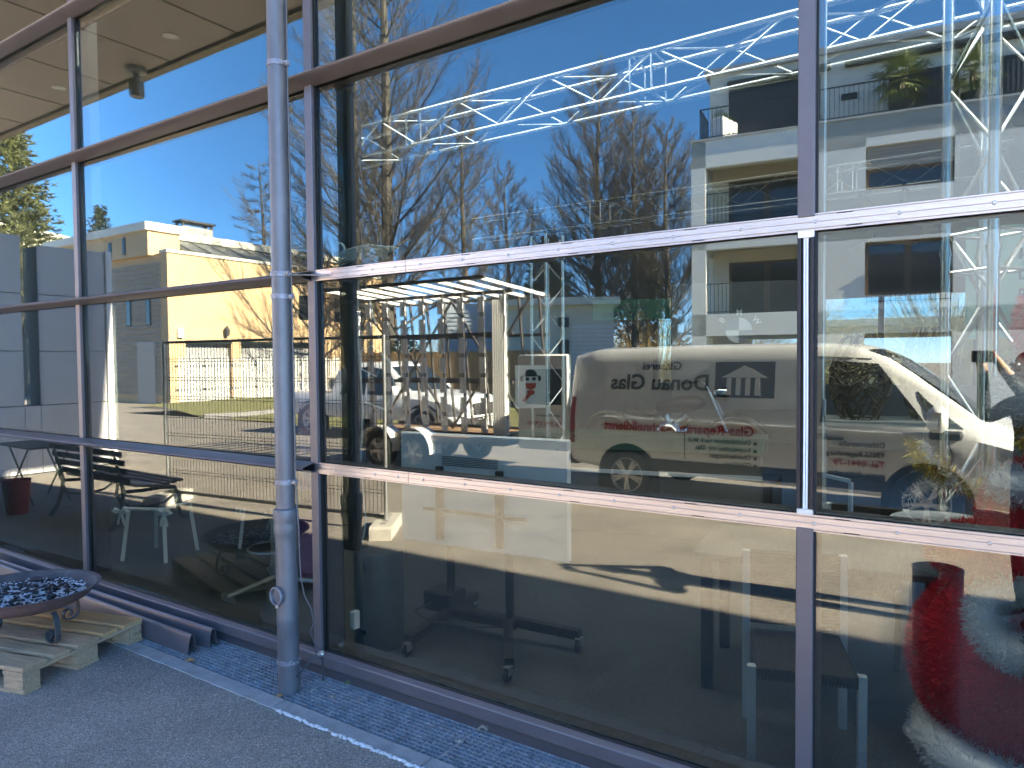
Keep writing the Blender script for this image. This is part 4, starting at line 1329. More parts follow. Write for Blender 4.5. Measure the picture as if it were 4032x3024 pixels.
lb = plain_house('low_white_house', 'low cream building with white louvres behind the rack', (-16.4, -21.2, 0), R(-31), 4.6, 6, 4.0, cream, [(2.35, 2.8, 3.1, 3.5), (2.35, 2.8, 2.0, 2.6)])
for k in range(16):
    obj('louvre', MB().box(2.9, 4.6, .0, .06, .5 + .17 * k, .62 + .17 * k), K['white'], lb)
for k in range(20):
    obj('louvre', MB().box(-2.2, .0, .0, .06, .5 + .17 * k, .62 + .17 * k), mat('grey_louvre', (.42, .47, .52), .5) if k == 0 else bpy.data.materials['grey_louvre'], lb)
obj('louvre_wall', MB().box(-2.3, .0, -4, -.005, 0, 4.1), bpy.data.materials['grey_louvre'], lb)
cf = thing('plank_fence', 'brown vertical plank fence beyond the lawn', 'fence', (-21.5, -18.2, 0), R(-12))
cw = mat('cedar_plank', (.33, .20, .10), .85, var=.3, scale=3)
for k in range(56):
    obj('plank', MB().box(.15 * k, .15 * k + .135, 0, .03, .1, 2.15 + .02 * math.sin(k * 3)), cw, cf)
obj('fence_rail', MB().box(0, 8.4, -.06, -.005, 1.8, 1.9), cw, cf)

# ------------------------------------------------------------------ apartment block
rend = mat('grey_green_render', (.84, .86, .81), .9, var=.03, scale=2)
cream2 = mat('loggia_cream', (.76, .70, .56), .9)
brownf = mat('brown_frame', (.14, .085, .05), .5)
rail_m = mat('black_railing', (.02, .022, .025), .5, .3)
shut = mat('roller_shutter', (.42, .37, .31), .6)
ap = thing('apartment_block', 'pale apartment block with loggias, railings and a set-back penthouse', 'apartment block', (-7.83, -19.65, 0), math.atan2(-.125, .992))
W = 16.0
# local: x along the front, y outwards, z up; front face at y = 0
w = MB()
FZ = (3.15, 6.0)                          # loggia floors
w.box(0, W, -.30, 0, 8.15 - .3, 8.70)     # upper band
w.box(0, W, -.30, 0, 5.25, 6.05)
w.box(0, W, -.30, 0, 2.50, 3.20)
w.box(0, .45, -.45, 0, 0, 8.7)            # corner pillar
w.box(3.55, 5.0, -.30, 0, 0, 8.7).box(7.2, W, -.30, 0, 0, 8.7)
w.box(5.0, 7.2, -.30, 0, 2.5, 3.6).box(5.0, 7.2, -.30, 0, 8.1, 8.7).box(5.0, 7.2, -.30, 0, 5.15, 6.6)
obj('front_wall', w, rend, ap)
obj('side_wall', MB().box(0, .30, -12, -2.0, 0, 8.7).box(0, .3, -2.0, -.45, 7.85, 8.7).box(0, .3, -2.0, -.45, 5.25, 6.05).box(0, .3, -2.0, -.45, 2.5, 3.2), rend, ap)
for z in (2.9, 5.85, 8.45):
    obj('floor_slab', MB().box(.01, W - .01, -11.9, -.31, z - .25, z), cream2, ap)
lw_ = MB()
for z0, z1 in ((3.2, 5.25), (6.05, 8.0)):
    lw_.box(.31, .84, -2.3, -2.0, z0 - .3, z1 + .2).box(.84, 3.55, -2.3, -2.0, z1 - .2, z1 + .2).box(3.3, 3.54, -2.0, -.31, z0 - .3, z1 + .2)
obj('loggia_wall', lw_, cream2, ap)
def glazing(x0, x1, z0, z1, y, parts, fm, curtain=False):
    f_ = obj('window', MB().box(x0, x1, y - .08, y, z0, z0 + .09).box(x0, x1, y - .08, y, z1 - .09, z1).box(x0, x0 + .09, y - .08, y, z0 + .09, z1 - .09).box(x1 - .09, x1, y - .08, y, z0 + .09, z1 - .09), fm, ap)
    for k in range(parts):
        a, b = x0 + (x1 - x0) * k / parts, x0 + (x1 - x0) * (k + 1) / parts
        obj('pane', MB().box(a + .06, b - .06, y - .06, y - .04, z0 + .06, z1 - .06), K['window'], f_)
        if k: obj('mullion', MB().box(a - .09, a + .09, y - .08, y + .01, z0, z1), fm, f_)
glazing(.84, 3.3, 3.2, 5.05, -2.0, 2, brownf)
glazing(.84, 3.3, 6.05, 7.8, -2.0, 2, brownf)
glazing(5.0, 7.2, 3.6, 5.15, -.14, 2, brownf)
glazing(5.0, 7.2, 6.6, 7.2, -.14, 1, brownf)
for k in range(9):
    obj('shutter_slat', MB().box(5.02, 7.18, -.13, -.10, 7.2 + .1 * k, 7.2 + .1 * k + .092), shut, ap)
glazing(8.9, 10.6, 6.6, 8.1, -.14, 1, brownf)
glazing(8.9, 10.6, 3.6, 5.15, -.14, 2, brownf)
# penthouse
obj('penthouse_wall', MB().box(.30, W, -10, -1.5, 8.7, 11.25), mat('penthouse_render', (.74, .72, .64), .9, var=.03), ap)
obj('penthouse_roof', MB().box(.15, W + .2, -10.2, -1.35, 11.25, 11.45), mat('grey_roof_edge', (.30, .33, .35), .6), ap)
def dark_glazing(x0, x1, z0, z1):
    f_ = obj('window', MB().box(x0, x1, -1.5, -1.44, z0, z1), K['post'], ap)
    n = int((x1 - x0) / .12)
    for k in range(n):
        xx = x0 + .06 + (x1 - x0 - .12) * k / n
        obj('curtain_fold', MB().box(xx, xx + .07, -1.44, -1.425, z0 + .1, z1 - .12), mat('slate_curtain', (.055, .065, .085), .5) if 'slate_curtain' not in bpy.data.materials else bpy.data.materials['slate_curtain'], f_)
dark_glazing(.94, 3.7, 9.05, 10.68)
dark_glazing(5.6, 7.4, 9.0, 10.3)
dark_glazing(8.4, 9.6, 9.0, 10.3)
obj('vent_window', MB().box(4.3, 4.75, -1.5, -1.46, 9.75, 9.95), K['post'], ap)
obj('awning_box', MB().bbox(.90, 4.0, -1.5, -1.25, 10.74, 10.92, .02), K['post'], ap)
obj('awning_box', MB().bbox(4.4, 9.8, -1.5, -1.25, 10.74, 10.92, .02), K['post'], ap)
obj('terrace_ledge', MB().box(-.04, W, -1.5, .05, 8.70, 8.76), mat('ledge_metal', (.45, .47, .46), .5), ap)
def railing(x0, x1, y, z0, h, step):
    r_ = obj('railing', MB().box(x0, x1, y - .02, y + .02, z0 + h, z0 + h + .03).box(x0, x1, y - .015, y + .015, z0 + .06, z0 + .085), rail_m, ap)
    n = int((x1 - x0) / step)
    b0 = None
    bm_ = MB().box(-.008, .008, y - .008, y + .008, z0 + .0, z0 + h)
    for k in range(n + 1):
        if b0 is None:
            b0 = q = obj('railing_bar', bm_, rail_m, r_)
        else:
            q = dup(b0, r_)
        q.location = (x0 + (x1 - x0) * k / n, 0, 0)
railing(.25, 13, -.10, 8.76, .95, .13)
railing(.45, 3.55, -.06, 3.2, .95, .12)
railing(.45, 3.55, -.06, 6.05, .95, .12)
railing(5.05, 7.15, .03, 3.35, .9, .12)
ss_ = obj('side_railing', MB().box(.24, .28, -1.5, -.10, 9.71, 9.74), rail_m, ap)
for k in range(10):
    obj('railing_bar', MB().box(.25, .27, -1.45 + .14 * k, -1.435 + .14 * k, 8.76, 9.71), rail_m, ss_)
pl_ = thing('terrace_planter', 'white planter box with flowers at the terrace corner', 'planter', (-7.83 + .8, -20.5, 8.76), R(10))
obj('box', MB().bbox(-.22, .22, -.5, .5, .0, .72, .02), K['white'], pl_)
m = MB(); rq = random.Random(2)
for i in range(90):
    a = Vector((rq.uniform(-.2, .2), rq.uniform(-.45, .45), .72)); b = a + Vector((rq.uniform(-.1, .1), rq.uniform(-.1, .1), rq.uniform(.1, .35)))
    m.add([a, a + Vector((.03, .01, 0)), b], [(0, 1, 2)])
o_ = raw('flowers', m, mat('planter_leaves', (.15, .20, .06), .8)); o_.parent = pl_
def fan_palm(loc, s, lab):
    t = thing('fan_palm', lab, 'palm', loc)
    obj('trunk', MB().tube([(0, 0, 0), (0, .02, .5 * s), (0.02, 0, .95 * s)], [.09 * s, .08 * s, .07 * s], 10), mat('palm_trunk', (.10, .07, .045), .9, var=.3, scale=20) if 'palm_trunk' not in bpy.data.materials else bpy.data.materials['palm_trunk'], t)
    pg = bpy.data.materials.get('palm_green') or mat('palm_green', (.13, .17, .06), .6, var=.3, scale=4)
    rq = random.Random(6)
    for k in range(20):
        a = 2.4 * k; el = R(80 - 7.2 * k)
        d = Vector((math.cos(a) * math.cos(el), math.sin(a) * math.cos(el), math.sin(el)))
        c0 = Vector((0, 0, .95 * s)); c1 = c0 + d * .42 * s
        m = MB(); m.tube([c0, c1], .012 * s, 4)
        side = d.cross(Vector((0, 0, 1)))
        side = side.normalized() if side.length > .05 else Vector((1, 0, 0))
        upn = side.cross(d)
        for j in range(-9, 10):
            an = j * R(13)
            dd = (d * math.cos(an) + side * math.sin(an))
            l = (.50 - .012 * abs(j)) * s
            tip = c1 + dd * l + Vector((0, 0, -.12 * s * rq.random()))
            wv = (upn.cross(dd)).normalized() * .020 * s
            mid = c1 + dd * l * .5
            m.add([c1, mid + wv, tip, mid - wv], [(0, 1, 2, 3)])
        raw('palm_frond', m, pg, t)
    obj('pot', MB().lathe([(.0001, 0), (.24 * s, 0), (.30 * s, .36 * s), (.28 * s, .36 * s), (.26 * s, .3 * s), (.0001, .3 * s)], n=20), K['post'], t, True)
fan_palm((-2.05, -21.05, 8.76), 1.15, 'bushy fan palm in a pot on the terrace')
fan_palm((-.30, -21.2, 8.76), 1.0, 'smaller fan palm on the terrace, right of the tall one')

# ------------------------------------------------------------------ bare trees
bark = mat('larch_bark', (.13, .117, .10), .9, c2=(.085, .077, .068), scale=4, bump=.4, bscale=20)
barkd = mat('twig_bark', (.105, .095, .08), .9)
def bare_tree(loc, H, r0, lab, seed, nlimb=46, spread=.30, start=.12, droop=.0, curve=.8, lean=0.0, group='bare trees beyond the yard'):
    q = random.Random(seed)
    t = thing('bare_tree', lab, 'tree', loc, q.uniform(0, 6), group)
    n = 14
    tp = []
    for k in range(n + 1):
        u = k / n
        tp.append(Vector((lean * H * u * u + .12 * math.sin(u * 7 + seed) * u, .12 * math.cos(u * 5 + seed) * u, H * u)))
    rad = [r0 * (1.25 if k == 0 else 1) * (1 - .97 * (k / n)) ** .8 for k in range(n + 1)]
    obj('trunk', MB().tube(tp, rad, 8), bark, t, True)
    def tpos(u):
        k = min(int(u * n), n - 1); f = u * n - k
        return tp[k].lerp(tp[k + 1], f)
    lim, twg = MB(), MB()
    for i in range(nlimb):
        u = start + (1 - start - .02) * (i + q.random()) / nlimb
        a = i * 2.39996 + q.uniform(-.4, .4)
        L_ = spread * H * (1.0 - u) ** .75 * q.uniform(.75, 1.15) + .35
        el0 = R(q.uniform(22, 46)) - droop
        p = tpos(u); pts = [p]
        rr = max(.010, r0 * .26 * (1 - u) ** .7 * q.uniform(.6, 1))
        m_ = 7; rads = [rr]
        az = a
        for k in range(1, m_ + 1):
            el = el0 + curve * .55 * (k / m_) ** 1.3
            az += q.uniform(-.09, .09)
            d = Vector((math.cos(az) * math.cos(el), math.sin(az) * math.cos(el), math.sin(el)))
            p = p + d * (L_ / m_)
            pts.append(p); rads.append(rr * (1 - .9 * k / m_))
        lim.tube(pts, rads, 5, False)
        ns = int(8 + L_ * 4.6)
        for s in range(ns):
            v = .12 + .88 * (s + q.random()) / ns
            k = min(int(v * m_), m_ - 1); f = v * m_ - k
            b0 = pts[k].lerp(pts[k + 1], f)
            dirm = (pts[k + 1] - pts[k]).normalized()
            side = Vector((q.gauss(0, 1), q.gauss(0, 1), q.gauss(.25, .6))).normalized()
            d = (dirm * .9 + side * .62).normalized()
            l2 = L_ * q.uniform(.14, .34) * (1.1 - v * .5) + .12
            b1 = b0 + d * l2 * .5; b2 = b1 + (d + Vector((0, 0, .35 - droop * .8))).normalized() * l2 * .5
            r2 = max(.006, rads[k] * .30)
            lim.tube([b0, b1, b2], [r2, r2 * .7, r2 * .3], 3, False)
            nt_ = int(8 + l2 * 11)
            for w_ in range(nt_):
                vv = (w_ + q.random()) / nt_
                c0 = b0.lerp(b1, vv * 2) if vv < .5 else b1.lerp(b2, vv * 2 - 1)
                dd = (d + Vector((q.gauss(0, 1), q.gauss(0, 1), q.gauss(.15 - droop, .7))).normalized() * .75).normalized()
                l3 = q.uniform(.15, .50) * (.6 + .25 * l2)
                c1 = c0 + dd * l3
                wv = dd.cross(Vector((q.random() - .5, q.random() - .5, q.random() - .5)))
                wv = wv.normalized() * .0075 if wv.length > 1e-5 else Vector((.0075, 0, 0))
                wv2 = dd.cross(wv)
                twg.add([c0 + wv, c0 - wv * .5 + wv2 * .9, c0 - wv * .5 - wv2 * .9, c1], [(0, 1, 3), (1, 2, 3), (2, 0, 3)])
    raw('limbs', lim, bark, t)['kind'] = 'stuff'
    raw('twigs', twg, barkd, t)['kind'] = 'stuff'
    return t
bare_tree((-23.9, -22.6, 0), 29, .36, 'tall bare larch right of the inner column, nearest of the larches', 1, 84, .29, .08, .0, .6)
bare_tree((-28.0, -24.6, 0), 29, .34, 'bare larch left of the nearest one, behind the dark column', 2, 70, .23, .10, .05, .7)
bare_tree((-20.8, -24.7, 0), 14.2, .22, 'slender bare tree between the two larch groups', 3, 44, .26, .12, 0, .9)
bare_tree((-18.2, -33.8, 0), 18.2, .30, 'tall pointed bare tree in the middle of the view', 4, 96, .42, .12, 0, .75)
bare_tree((-15.3, -32.2, 0), 14.6, .24, 'spreading bare tree right of the pointed one', 5, 60, .50, .14, 0, 1.0)
bare_tree((-13.2, -31.5, 0), 13.4, .22, 'bare tree next to the apartment block corner', 6, 56, .50, .14, 0, 1.0)
bare_tree((-38.0, -26.3, 0), 14.6, .24, 'drooping brown larch behind the yellow house', 7, 52, .24, .1, .55, .35)
bare_tree((-22.2, -30.5, 0), 12.5, .2, 'low wide bare tree left of the pointed one', 8, 42, .42, .14, 0, 1.0)

def evergreen(loc, H, rb, lab, seed, m_, tiers=22, clump=1.0, ragged=.3):
    q = random.Random(seed)
    t = thing('evergreen_tree', lab, 'tree', loc)
    obj('trunk', MB().tube([(0, 0, 0), (.1, 0, H * .5), (0, .05, H * .97)], [H * .022, H * .014, .02], 7), bark, t)
    c = MB(); br = MB()
    for i in range(tiers):
        u = .22 + .78 * i / tiers
        z = H * u
        rr = rb * ((1 - u) ** .75 + .04)
        nb_ = 7 if u < .8 else 5
        for k in range(nb_):
            a = k * 2 * PI / nb_ + i * 1.1 + q.uniform(-.3, .3)
            l = rr * q.uniform(1 - ragged, 1.05)
            tip = Vector((math.cos(a) * l, math.sin(a) * l, z + l * q.uniform(-.05, .22)))
            br.tube([(0, 0, z), tuple(tip)], [.03, .008], 3, False)
            for s in range(int(10 * clump + l * 6)):
                v = q.uniform(.25, 1.05)
                p = Vector((0, 0, z)).lerp(tip, v) + Vector((q.gauss(0, .10), q.gauss(0, .10), q.gauss(0, .09))) * rb * .5
                for n_ in range(7):
                    d = Vector((q.gauss(0, 1), q.gauss(0, 1), q.gauss(.35, .8))).normalized() * q.uniform(.10, .24) * (rb / 3) ** .5 * 1.4
                    wv = d.orthogonal().normalized() * .045
                    c.add([p - wv, p + wv, p + d], [(0, 1, 2)])
    raw('branches', br, bark, t)['kind'] = 'stuff'
    raw('needles', c, m_, t)['kind'] = 'stuff'
pineg = mat('pine_needles', (.115, .125, .05), .7, var=.4, scale=1.5)
sprg = mat('spruce_needles', (.04, .055, .03), .8, var=.4, scale=1.5)
evergreen((-45.6, -15.5, 0), 15.2, 5.2, 'broad pine with light green needles at far left', 21, pineg, 20, 1.6, .5)
evergreen((-62.2, -28.5, 0), 15.2, 3.4, 'small dark spruce left of the yellow house roof', 22, sprg, 20, 1.2)
evergreen((-27.0, -43.0, 0), 11.0, 4.2, 'dark conifer low between the bare trees', 23, sprg, 16, 1.3)
evergreen((-20.4, -46.0, 0), 10.0, 4.0, 'dark conifer behind the plank fence', 24, sprg, 16, 1.3)

def shrub(loc, rx, rz_, lab, seed, m_, n=500, leafy=False):
    q = random.Random(seed)
    t = thing('shrub', lab, 'shrub', loc, 0, 'shrubs beyond the yard')
    b = MB()
    for i in range(n):
        a = q.uniform(0, 2 * PI); r_ = math.sqrt(q.random()) * rx
        p0 = Vector((math.cos(a) * r_ * .3, math.sin(a) * r_ * .3, .05))
        p2 = Vector((math.cos(a) * r_, math.sin(a) * r_, rz_ * math.sqrt(max(0.05, 1 - (r_ / rx) ** 2)) * q.uniform(.6, 1.05)))
        p1 = p0.lerp(p2, .5) + Vector((q.gauss(0, .1), q.gauss(0, .1), .15 * rz_))
        b.tube([p0, p1, p2], [.014, .009, .003], 3, False)
        for k in range(10):
            p = p1.lerp(p2, q.random())
            d = Vector((q.gauss(0, 1), q.gauss(0, 1), q.gauss(.4, .7))).normalized() * q.uniform(.15, .4)
            wv = d.orthogonal().normalized() * (.05 if leafy else .011)
            b.add([p - wv, p + wv, p + d], [(0, 1, 2)])
    raw('stems', b, m_, t)['kind'] = 'stuff'
hedg = mat('brown_hedge', (.20, .145, .075), .9, c2=(.27, .20, .09), scale=1)
shrub((-24.5, -36, 0), 5.0, 4.4, 'brown twiggy shrub behind the plank fence', 31, hedg, 520)
shrub((-17.5, -39, 0), 5.5, 4.6, 'brown twiggy shrub behind the pointed tree', 32, hedg, 520)
shrub((-11.0, -37, 0), 5.0, 4.2, 'brown twiggy shrub left of the apartment block', 33, hedg, 480)
shrub((-31.0, -38, 0), 5.0, 5.2, 'brown twiggy shrub behind the yellow house corner', 34, hedg, 480)
shrub((-21.0, -20.6, 0), 1.3, 3.2, 'ivy green shrub behind the plank fence', 35, mat('ivy_green', (.09, .12, .04), .7, var=.4), 240, True)
shrub((-57.5, -24.0, 0), 3.0, 6.5, 'blossoming bare shrub before the white house', 36, mat('blossom', (.45, .43, .36), .9), 260)

for k, (x_, y_) in enumerate(((-12, 27), (-6, 25), (-1, 28), (4, 25), (9, 28))):
    shrub((x_, y_, 0), 4.2, 5.5 - .5 * (k % 2), 'golden brown hedge bush outside the back windows, ' + ('far left', 'left of the pointed tree', 'behind the wicker cones', 'right of the wicker cones', 'far right')[k], 50 + k, hedg, 420)
plain_house('back_house', 'white low house seen through the back windows', (9, 33, 0), R(180), 16, 6, 3.2, cream, [(2, 4, 1, 2.2), (7, 9, 1, 2.2), (12, 14, 1, 2.2)])

# ================================================================== inside the hall
alu = mat('truss_aluminium', (.80, .80, .80), .26, 1.0)
steelbrush = mat('brushed_rod', (.78, .80, .80), .3, .9)
def truss(name, lab, P0, P1, size, rch, pitch, upv=(0, 0, 1), couplers=(), group='lighting trusses'):
    t = thing(name, lab, 'truss', tuple(P0), 0, group)
    P0, P1 = Vector(P0), Vector(P1)
    ax = (P1 - P0); L_ = ax.length; ax.normalize()
    s = ax.cross(Vector(upv)).normalized(); u = s.cross(ax)
    cs = [(-1, -1), (1, -1), (1, 1), (-1, 1)]
    cor = [s * (i * size / 2) + u * (j * size / 2) for i, j in cs]
    for c in cor:
        obj('chord', MB().tube([c, c + ax * L_], rch, 14), alu, t, True)
    n = max(1, int(L_ / pitch))
    rb = rch * .36
    for k in range(n):
        a, b = L_ * k / n, L_ * (k + 1) / n
        for q in range(4):
            c0, c1 = cor[q], cor[(q + 1) % 4]
            if (k + q) % 2: c0, c1 = c1, c0
            o0, o1 = c0.lerp(c1, .06), c1.lerp(c0, .06)
            obj('brace', MB().tube([o0 + ax * (a + .03), o1 + ax * (b - .03)], rb, 8), alu, t, True)
    for d in couplers:
        for q in range(4):
            obj('coupler', MB().tube([cor[q] + ax * (d - .05), cor[q] + ax * (d - .012), cor[q] + ax * (d - .0115), cor[q] + ax * (d + .0115), cor[q] + ax * (d + .012), cor[q] + ax * (d + .05)], [rch * 1.12, rch * 1.12, rch * 1.35, rch * 1.35, rch * 1.12, rch * 1.12], 14), alu, t, True)
            c0, c1 = cor[q], cor[(q + 1) % 4]
            for dd in (-.09, .09):
                obj('brace', MB().tube([c0 + ax * (d + dd), c1 + ax * (d + dd)], rb, 8), alu, t, True)
    return t
truss('lighting_truss', 'long bright aluminium truss hanging across the middle panes', (-6.0, 2.72, 4.02), (3.2, 2.72, 4.02), .31, .026, .46, couplers=(1.4, 3.75, 6.6))
truss('lighting_truss', 'far aluminium truss seen low behind the bare trees', (-7.5, 7.6, 4.1), (3.4, 7.6, 4.1), .36, .026, .5, couplers=(2.4, 6.0))
truss('truss_tower', 'upright aluminium truss tower at the right beside the tinsel figure', (.02, 1.42, 0), (.02, 1.42, 5.5), .245, .026, .34, upv=(.62, .78, 0), couplers=(2.28,), group='upright truss towers')
truss('truss_tower', 'slim upright truss tower behind the poster', (-3.28, 2.85, 0), (-3.28, 2.85, 2.9), .20, .017, .22, upv=(.3, .95, 0), group='upright truss towers')
truss('truss_tower', 'upright truss tower left of the downpipe', (-5.45, 2.3, 0), (-5.45, 2.3, 4.0), .29, .022, .32, upv=(.2, .98, 0), couplers=(2.9,), group='upright truss towers')
truss('truss_tower', 'far upright truss tower behind the right one', (.85, 3.9, 0), (.85, 3.9, 4.0), .25, .02, .28, upv=(.62, .78, 0), group='upright truss towers')

# stage lamps
def stage_lamp(loc, rz, tilt, s, lab):
    t = thing('stage_lamp', lab, 'stage lamp', loc, rz, 'stage lamps on the trusses')
    M_ = Matrix.Rotation(tilt, 4, 'X')
    obj('housing', MB().prism([(-.16, -.14), (.16, -.14), (.22, .0), (.16, .15), (-.16, .15), (-.22, 0)], lambda u, v, q: M_ @ Vector((u * s, q * s, (v - .42) * s)), -.22, .22), mat('lamp_black', (.015, .02, .04), .4) if 'lamp_black' not in bpy.data.materials else bpy.data.materials['lamp_black'], t)
    for k, (a, b) in enumerate((((-.2, .24, -.58), (.2, .24, -.58)), ((-.2, .24, -.26), (.2, .24, -.26)))):
        sg = -1 if k == 0 else 1
        m = MB(); a, b = Vector(a), Vector(b)
        e = Vector((0, .2, .14 * sg))
        m.add([M_ @ (p * s) for p in (a, b, b + e, a + e, a + Vector((0, 0, .01)), b + Vector((0, 0, .01)), b + e + Vector((0, 0, .01)), a + e + Vector((0, 0, .01)))], [(0, 1, 2, 3), (7, 6, 5, 4), (0, 4, 5, 1), (1, 5, 6, 2), (2, 6, 7, 3), (3, 7, 4, 0)])
        obj('barn_door', m, bpy.data.materials['lamp_black'], t)
    obj('yoke', MB().bar((-.24 * s, 0, -.42 * s), (-.24 * s, 0, -.05 * s), .02, .04).bar((.24 * s, 0, -.42 * s), (.24 * s, 0, -.05 * s), .02, .04).bar((-.24 * s, 0, -.05 * s), (.24 * s, 0, -.05 * s), .04, .02), bpy.data.materials['lamp_black'], t)
    obj('hook_clamp', MB().tube([(0, 0, -.05 * s), (0, 0, .08 * s)], .03 * s, 8), bpy.data.materials['lamp_black'], t)
stage_lamp((-.82, 7.42, 3.86), R(100), R(10), 1.15, 'dark blue-black stage lamp with barn doors under the far truss')
stage_lamp((-.15, 7.42, 4.45), R(60), R(-15), .9, 'black stage lamp up beside the right truss tower')
stage_lamp((.55, 3.9, 3.7), R(40), R(20), 1.0, 'black stage lamp on the far upright tower')

# ------------------------------------------------------------------ steel column behind the middle mullion
cc = thing('steel_column', 'dark round-footed steel column behind the middle mullion', 'column', (-3.28, .42, 0))
obj('web', MB().bbox(-.085, .085, -.06, .06, .62, 5.6, .004), K['post'], cc)
obj('foot_sleeve', MB().lathe([(.16, 0), (.16, .58), (.155, .60), (.0001, .60)], c=(.12, .12, 0), n=32), mat('foot_sleeve', (.06, .075, .08), .3, .3), cc, True)
obj('socket_outlet', MB().bbox(.10, .14, -.12, -.07, .16, .27, .006), K['white'], cc)

# crank rods of the blinds
def crank(x, y, ztop, zbot, lab):
    t = thing('crank_rod', lab, 'crank rod', (x, y, 0), 0, 'crank rods of the sun blinds')
    obj('rod', MB().tube([(0, 0, zbot), (0, 0, ztop)], .0095, 10), steelbrush, t, True)
    obj('crank_arm', MB().bar((0, 0, zbot - .01), (.10, .02, zbot - .03), .014, .014), K['white'], t)
    obj('crank_grip', MB().tube([(.10, .02, zbot - .035), (.10, .02, zbot - .16)], .0095, 10), K['white'], t, True)
    obj('holder', MB().bbox(-.03, .012, -.012, .012, zbot + .22, zbot + .29, .003), K['white'], t)
crank(-.52, .30, 5.3, 1.33, 'white crank rod with handle right of the open mullion')
crank(-6.35, .36, 5.3, 2.2, 'thin bright crank rod in the left upper pane')
def rope(name, lab, pts, r, m_):
    return tag(obj(name, MB().tube(pts, r, 6), m_, None, True), lab, 'rope')
ropem = mat('pale_rope', (.52, .58, .55), .9, bump=.5, bscale=300)
rope('hanging_rope', 'pale cord hanging down beside the dark column', [(-3.02, .26, 2.3), (-3.03, .26, 1.9), (-3.01, .27, 1.5), (-3.03, .26, 1.15), (-3.00, .27, .85), (-3.02, .26, .72)], .006, ropem)
cr = thing('rope_coil', 'pale coiled rope lying on the transom beside the column', 'rope', (-2.86, .11, 2.300))
for k in range(9):
    a0 = .13 * k
    obj('loop', MB().tube([(.02 * k * .3 + (.16 + .006 * k) * math.cos(a) + .03 * math.sin(3 * a + k), .016 * math.sin(a) + .006 * (k % 3), .02 + .010 * k * .7 + .045 * abs(math.sin(a)) * (1 if k % 2 else .6)) for a in [2 * PI * j / 22 + a0 for j in range(23)]], .0055, 5), ropem, cr, True)
obj('loop', MB().tube([(-.16 + .05 * math.cos(a), .0, .10 + .05 * math.sin(a)) for a in [2 * PI * j / 18 for j in range(19)]], .006, 6), ropem, cr, True)
rope('looped_cord', 'tangled pale cord hanging on the glass in the middle bay', [(-2.82, .12, 2.20), (-2.75, .13, 1.95), (-2.70, .12, 1.80), (-2.76, .13, 1.70), (-2.86, .12, 1.74), (-2.88, .13, 1.84), (-2.78, .12, 1.87), (-2.66, .13, 1.78), (-2.62, .12, 1.64), (-2.70, .13, 1.52), (-2.84, .12, 1.56)], .005, ropem)

# ------------------------------------------------------------------ screen on a wheeled stand, seen from the back
tv = thing('screen_stand', 'large screen on a wheeled black stand, pale back towards the glass', 'screen', (-2.62, .92, 0), R(4))
backm = mat('screen_back', (.90, .92, .94), .45, var=.04, scale=5)
sb = obj('screen_back', MB().bbox(-.64, .60, -.02, .03, .58, 1.31, .008), backm, tv)
for k in range(5):
    obj('back_screw', MB().lathe([(.006, 0), (.006, .003), (.0001, .004)], n=8, M=Matrix.Translation((-.55 + .27 * k, -.021, 1.25)) @ Matrix.Rotation(R(90), 4, 'X')), K['steel'], sb)
vg = MB()
for i in range(46):
    for j in range(6):
        vg.box(-.30 + .0092 * i, -.2945 + .0092 * i, -.0225, -.0205, 1.105 + .011 * j, 1.1115 + .011 * j)
vo = obj('vent_holes', vg, K['char'], sb); vo['kind'] = 'stuff'
for x in (-.33, .12):
    obj('mount_rail', MB().bbox(x, x + .045, -.06, -.022, .62, 1.10, .004), K['black'], tv)
    obj('stand_pole', MB().tube([(x + .02, .08, .10), (x + .02, .08, .62)], .028, 14), K['black'], tv, True)
    obj('stand_pole', MB().bbox(x - .02, x + .06, .032, .075, .60, 1.0, .004), K['black'], tv)
obj('mount_bar', MB().bbox(-.42, .34, -.075, -.06, .81, .83, .003), K['black'], tv)
obj('shelf_box', MB().bbox(-.50, -.28, .02, .22, .11, .24, .01), K['black'], tv)
obj('base_beam', MB().bbox(-.36, .20, .03, .13, .085, .15, .01), K['black'], tv)
for k, (a, b) in enumerate((((-.30, .05), (-.28, -.42)), ((.14, .05), (.42, -.42)), ((.14, .1), (.60, .14)), ((-.30, .1), (-.36, .45)))):
    ft_ = obj('foot_beam', MB().bar((a[0], a[1], .12), (b[0], b[1], .10), .055, .055), K['black'], tv)
    cst = MB().lathe([(.0001, -.012), (.034, -.012), (.038, -.006), (.038, .006), (.034, .012), (.0001, .012)], n=20, M=Matrix.Translation((b[0], b[1] - .02, .038)) @ Matrix.Rotation(R(90), 4, 'Y'))
    w_ = obj('castor', cst, K['rubber'], ft_, True)
    obj('castor_fork', MB().bbox(b[0] - .02, b[0] - .014, b[1] - .04, b[1] + .01, .04, .085, .002).bbox(b[0] + .014, b[0] + .02, b[1] - .04, b[1] + .01, .04, .085, .002).bbox(b[0] - .02, b[0] + .02, b[1] - .04, b[1] + .015, .080, .088, .002), K['steel'], w_)
    obj('castor_hub', MB().lathe([(.012, .0125), (.010, .015), (.0001, .015)], n=10, M=Matrix.Translation((b[0], b[1] - .02, .038)) @ Matrix.Rotation(R(-90), 4, 'Y')), K['chrome'], w_)
obj('power_cable', MB().tube([(-.40, .1, .2), (-.48, -.1, .14), (-.30, -.22, .16), (0, -.2, .15), (.15, -.05, .13), (.1, .1, .13)], .006, 6), K['black'], tv, True)

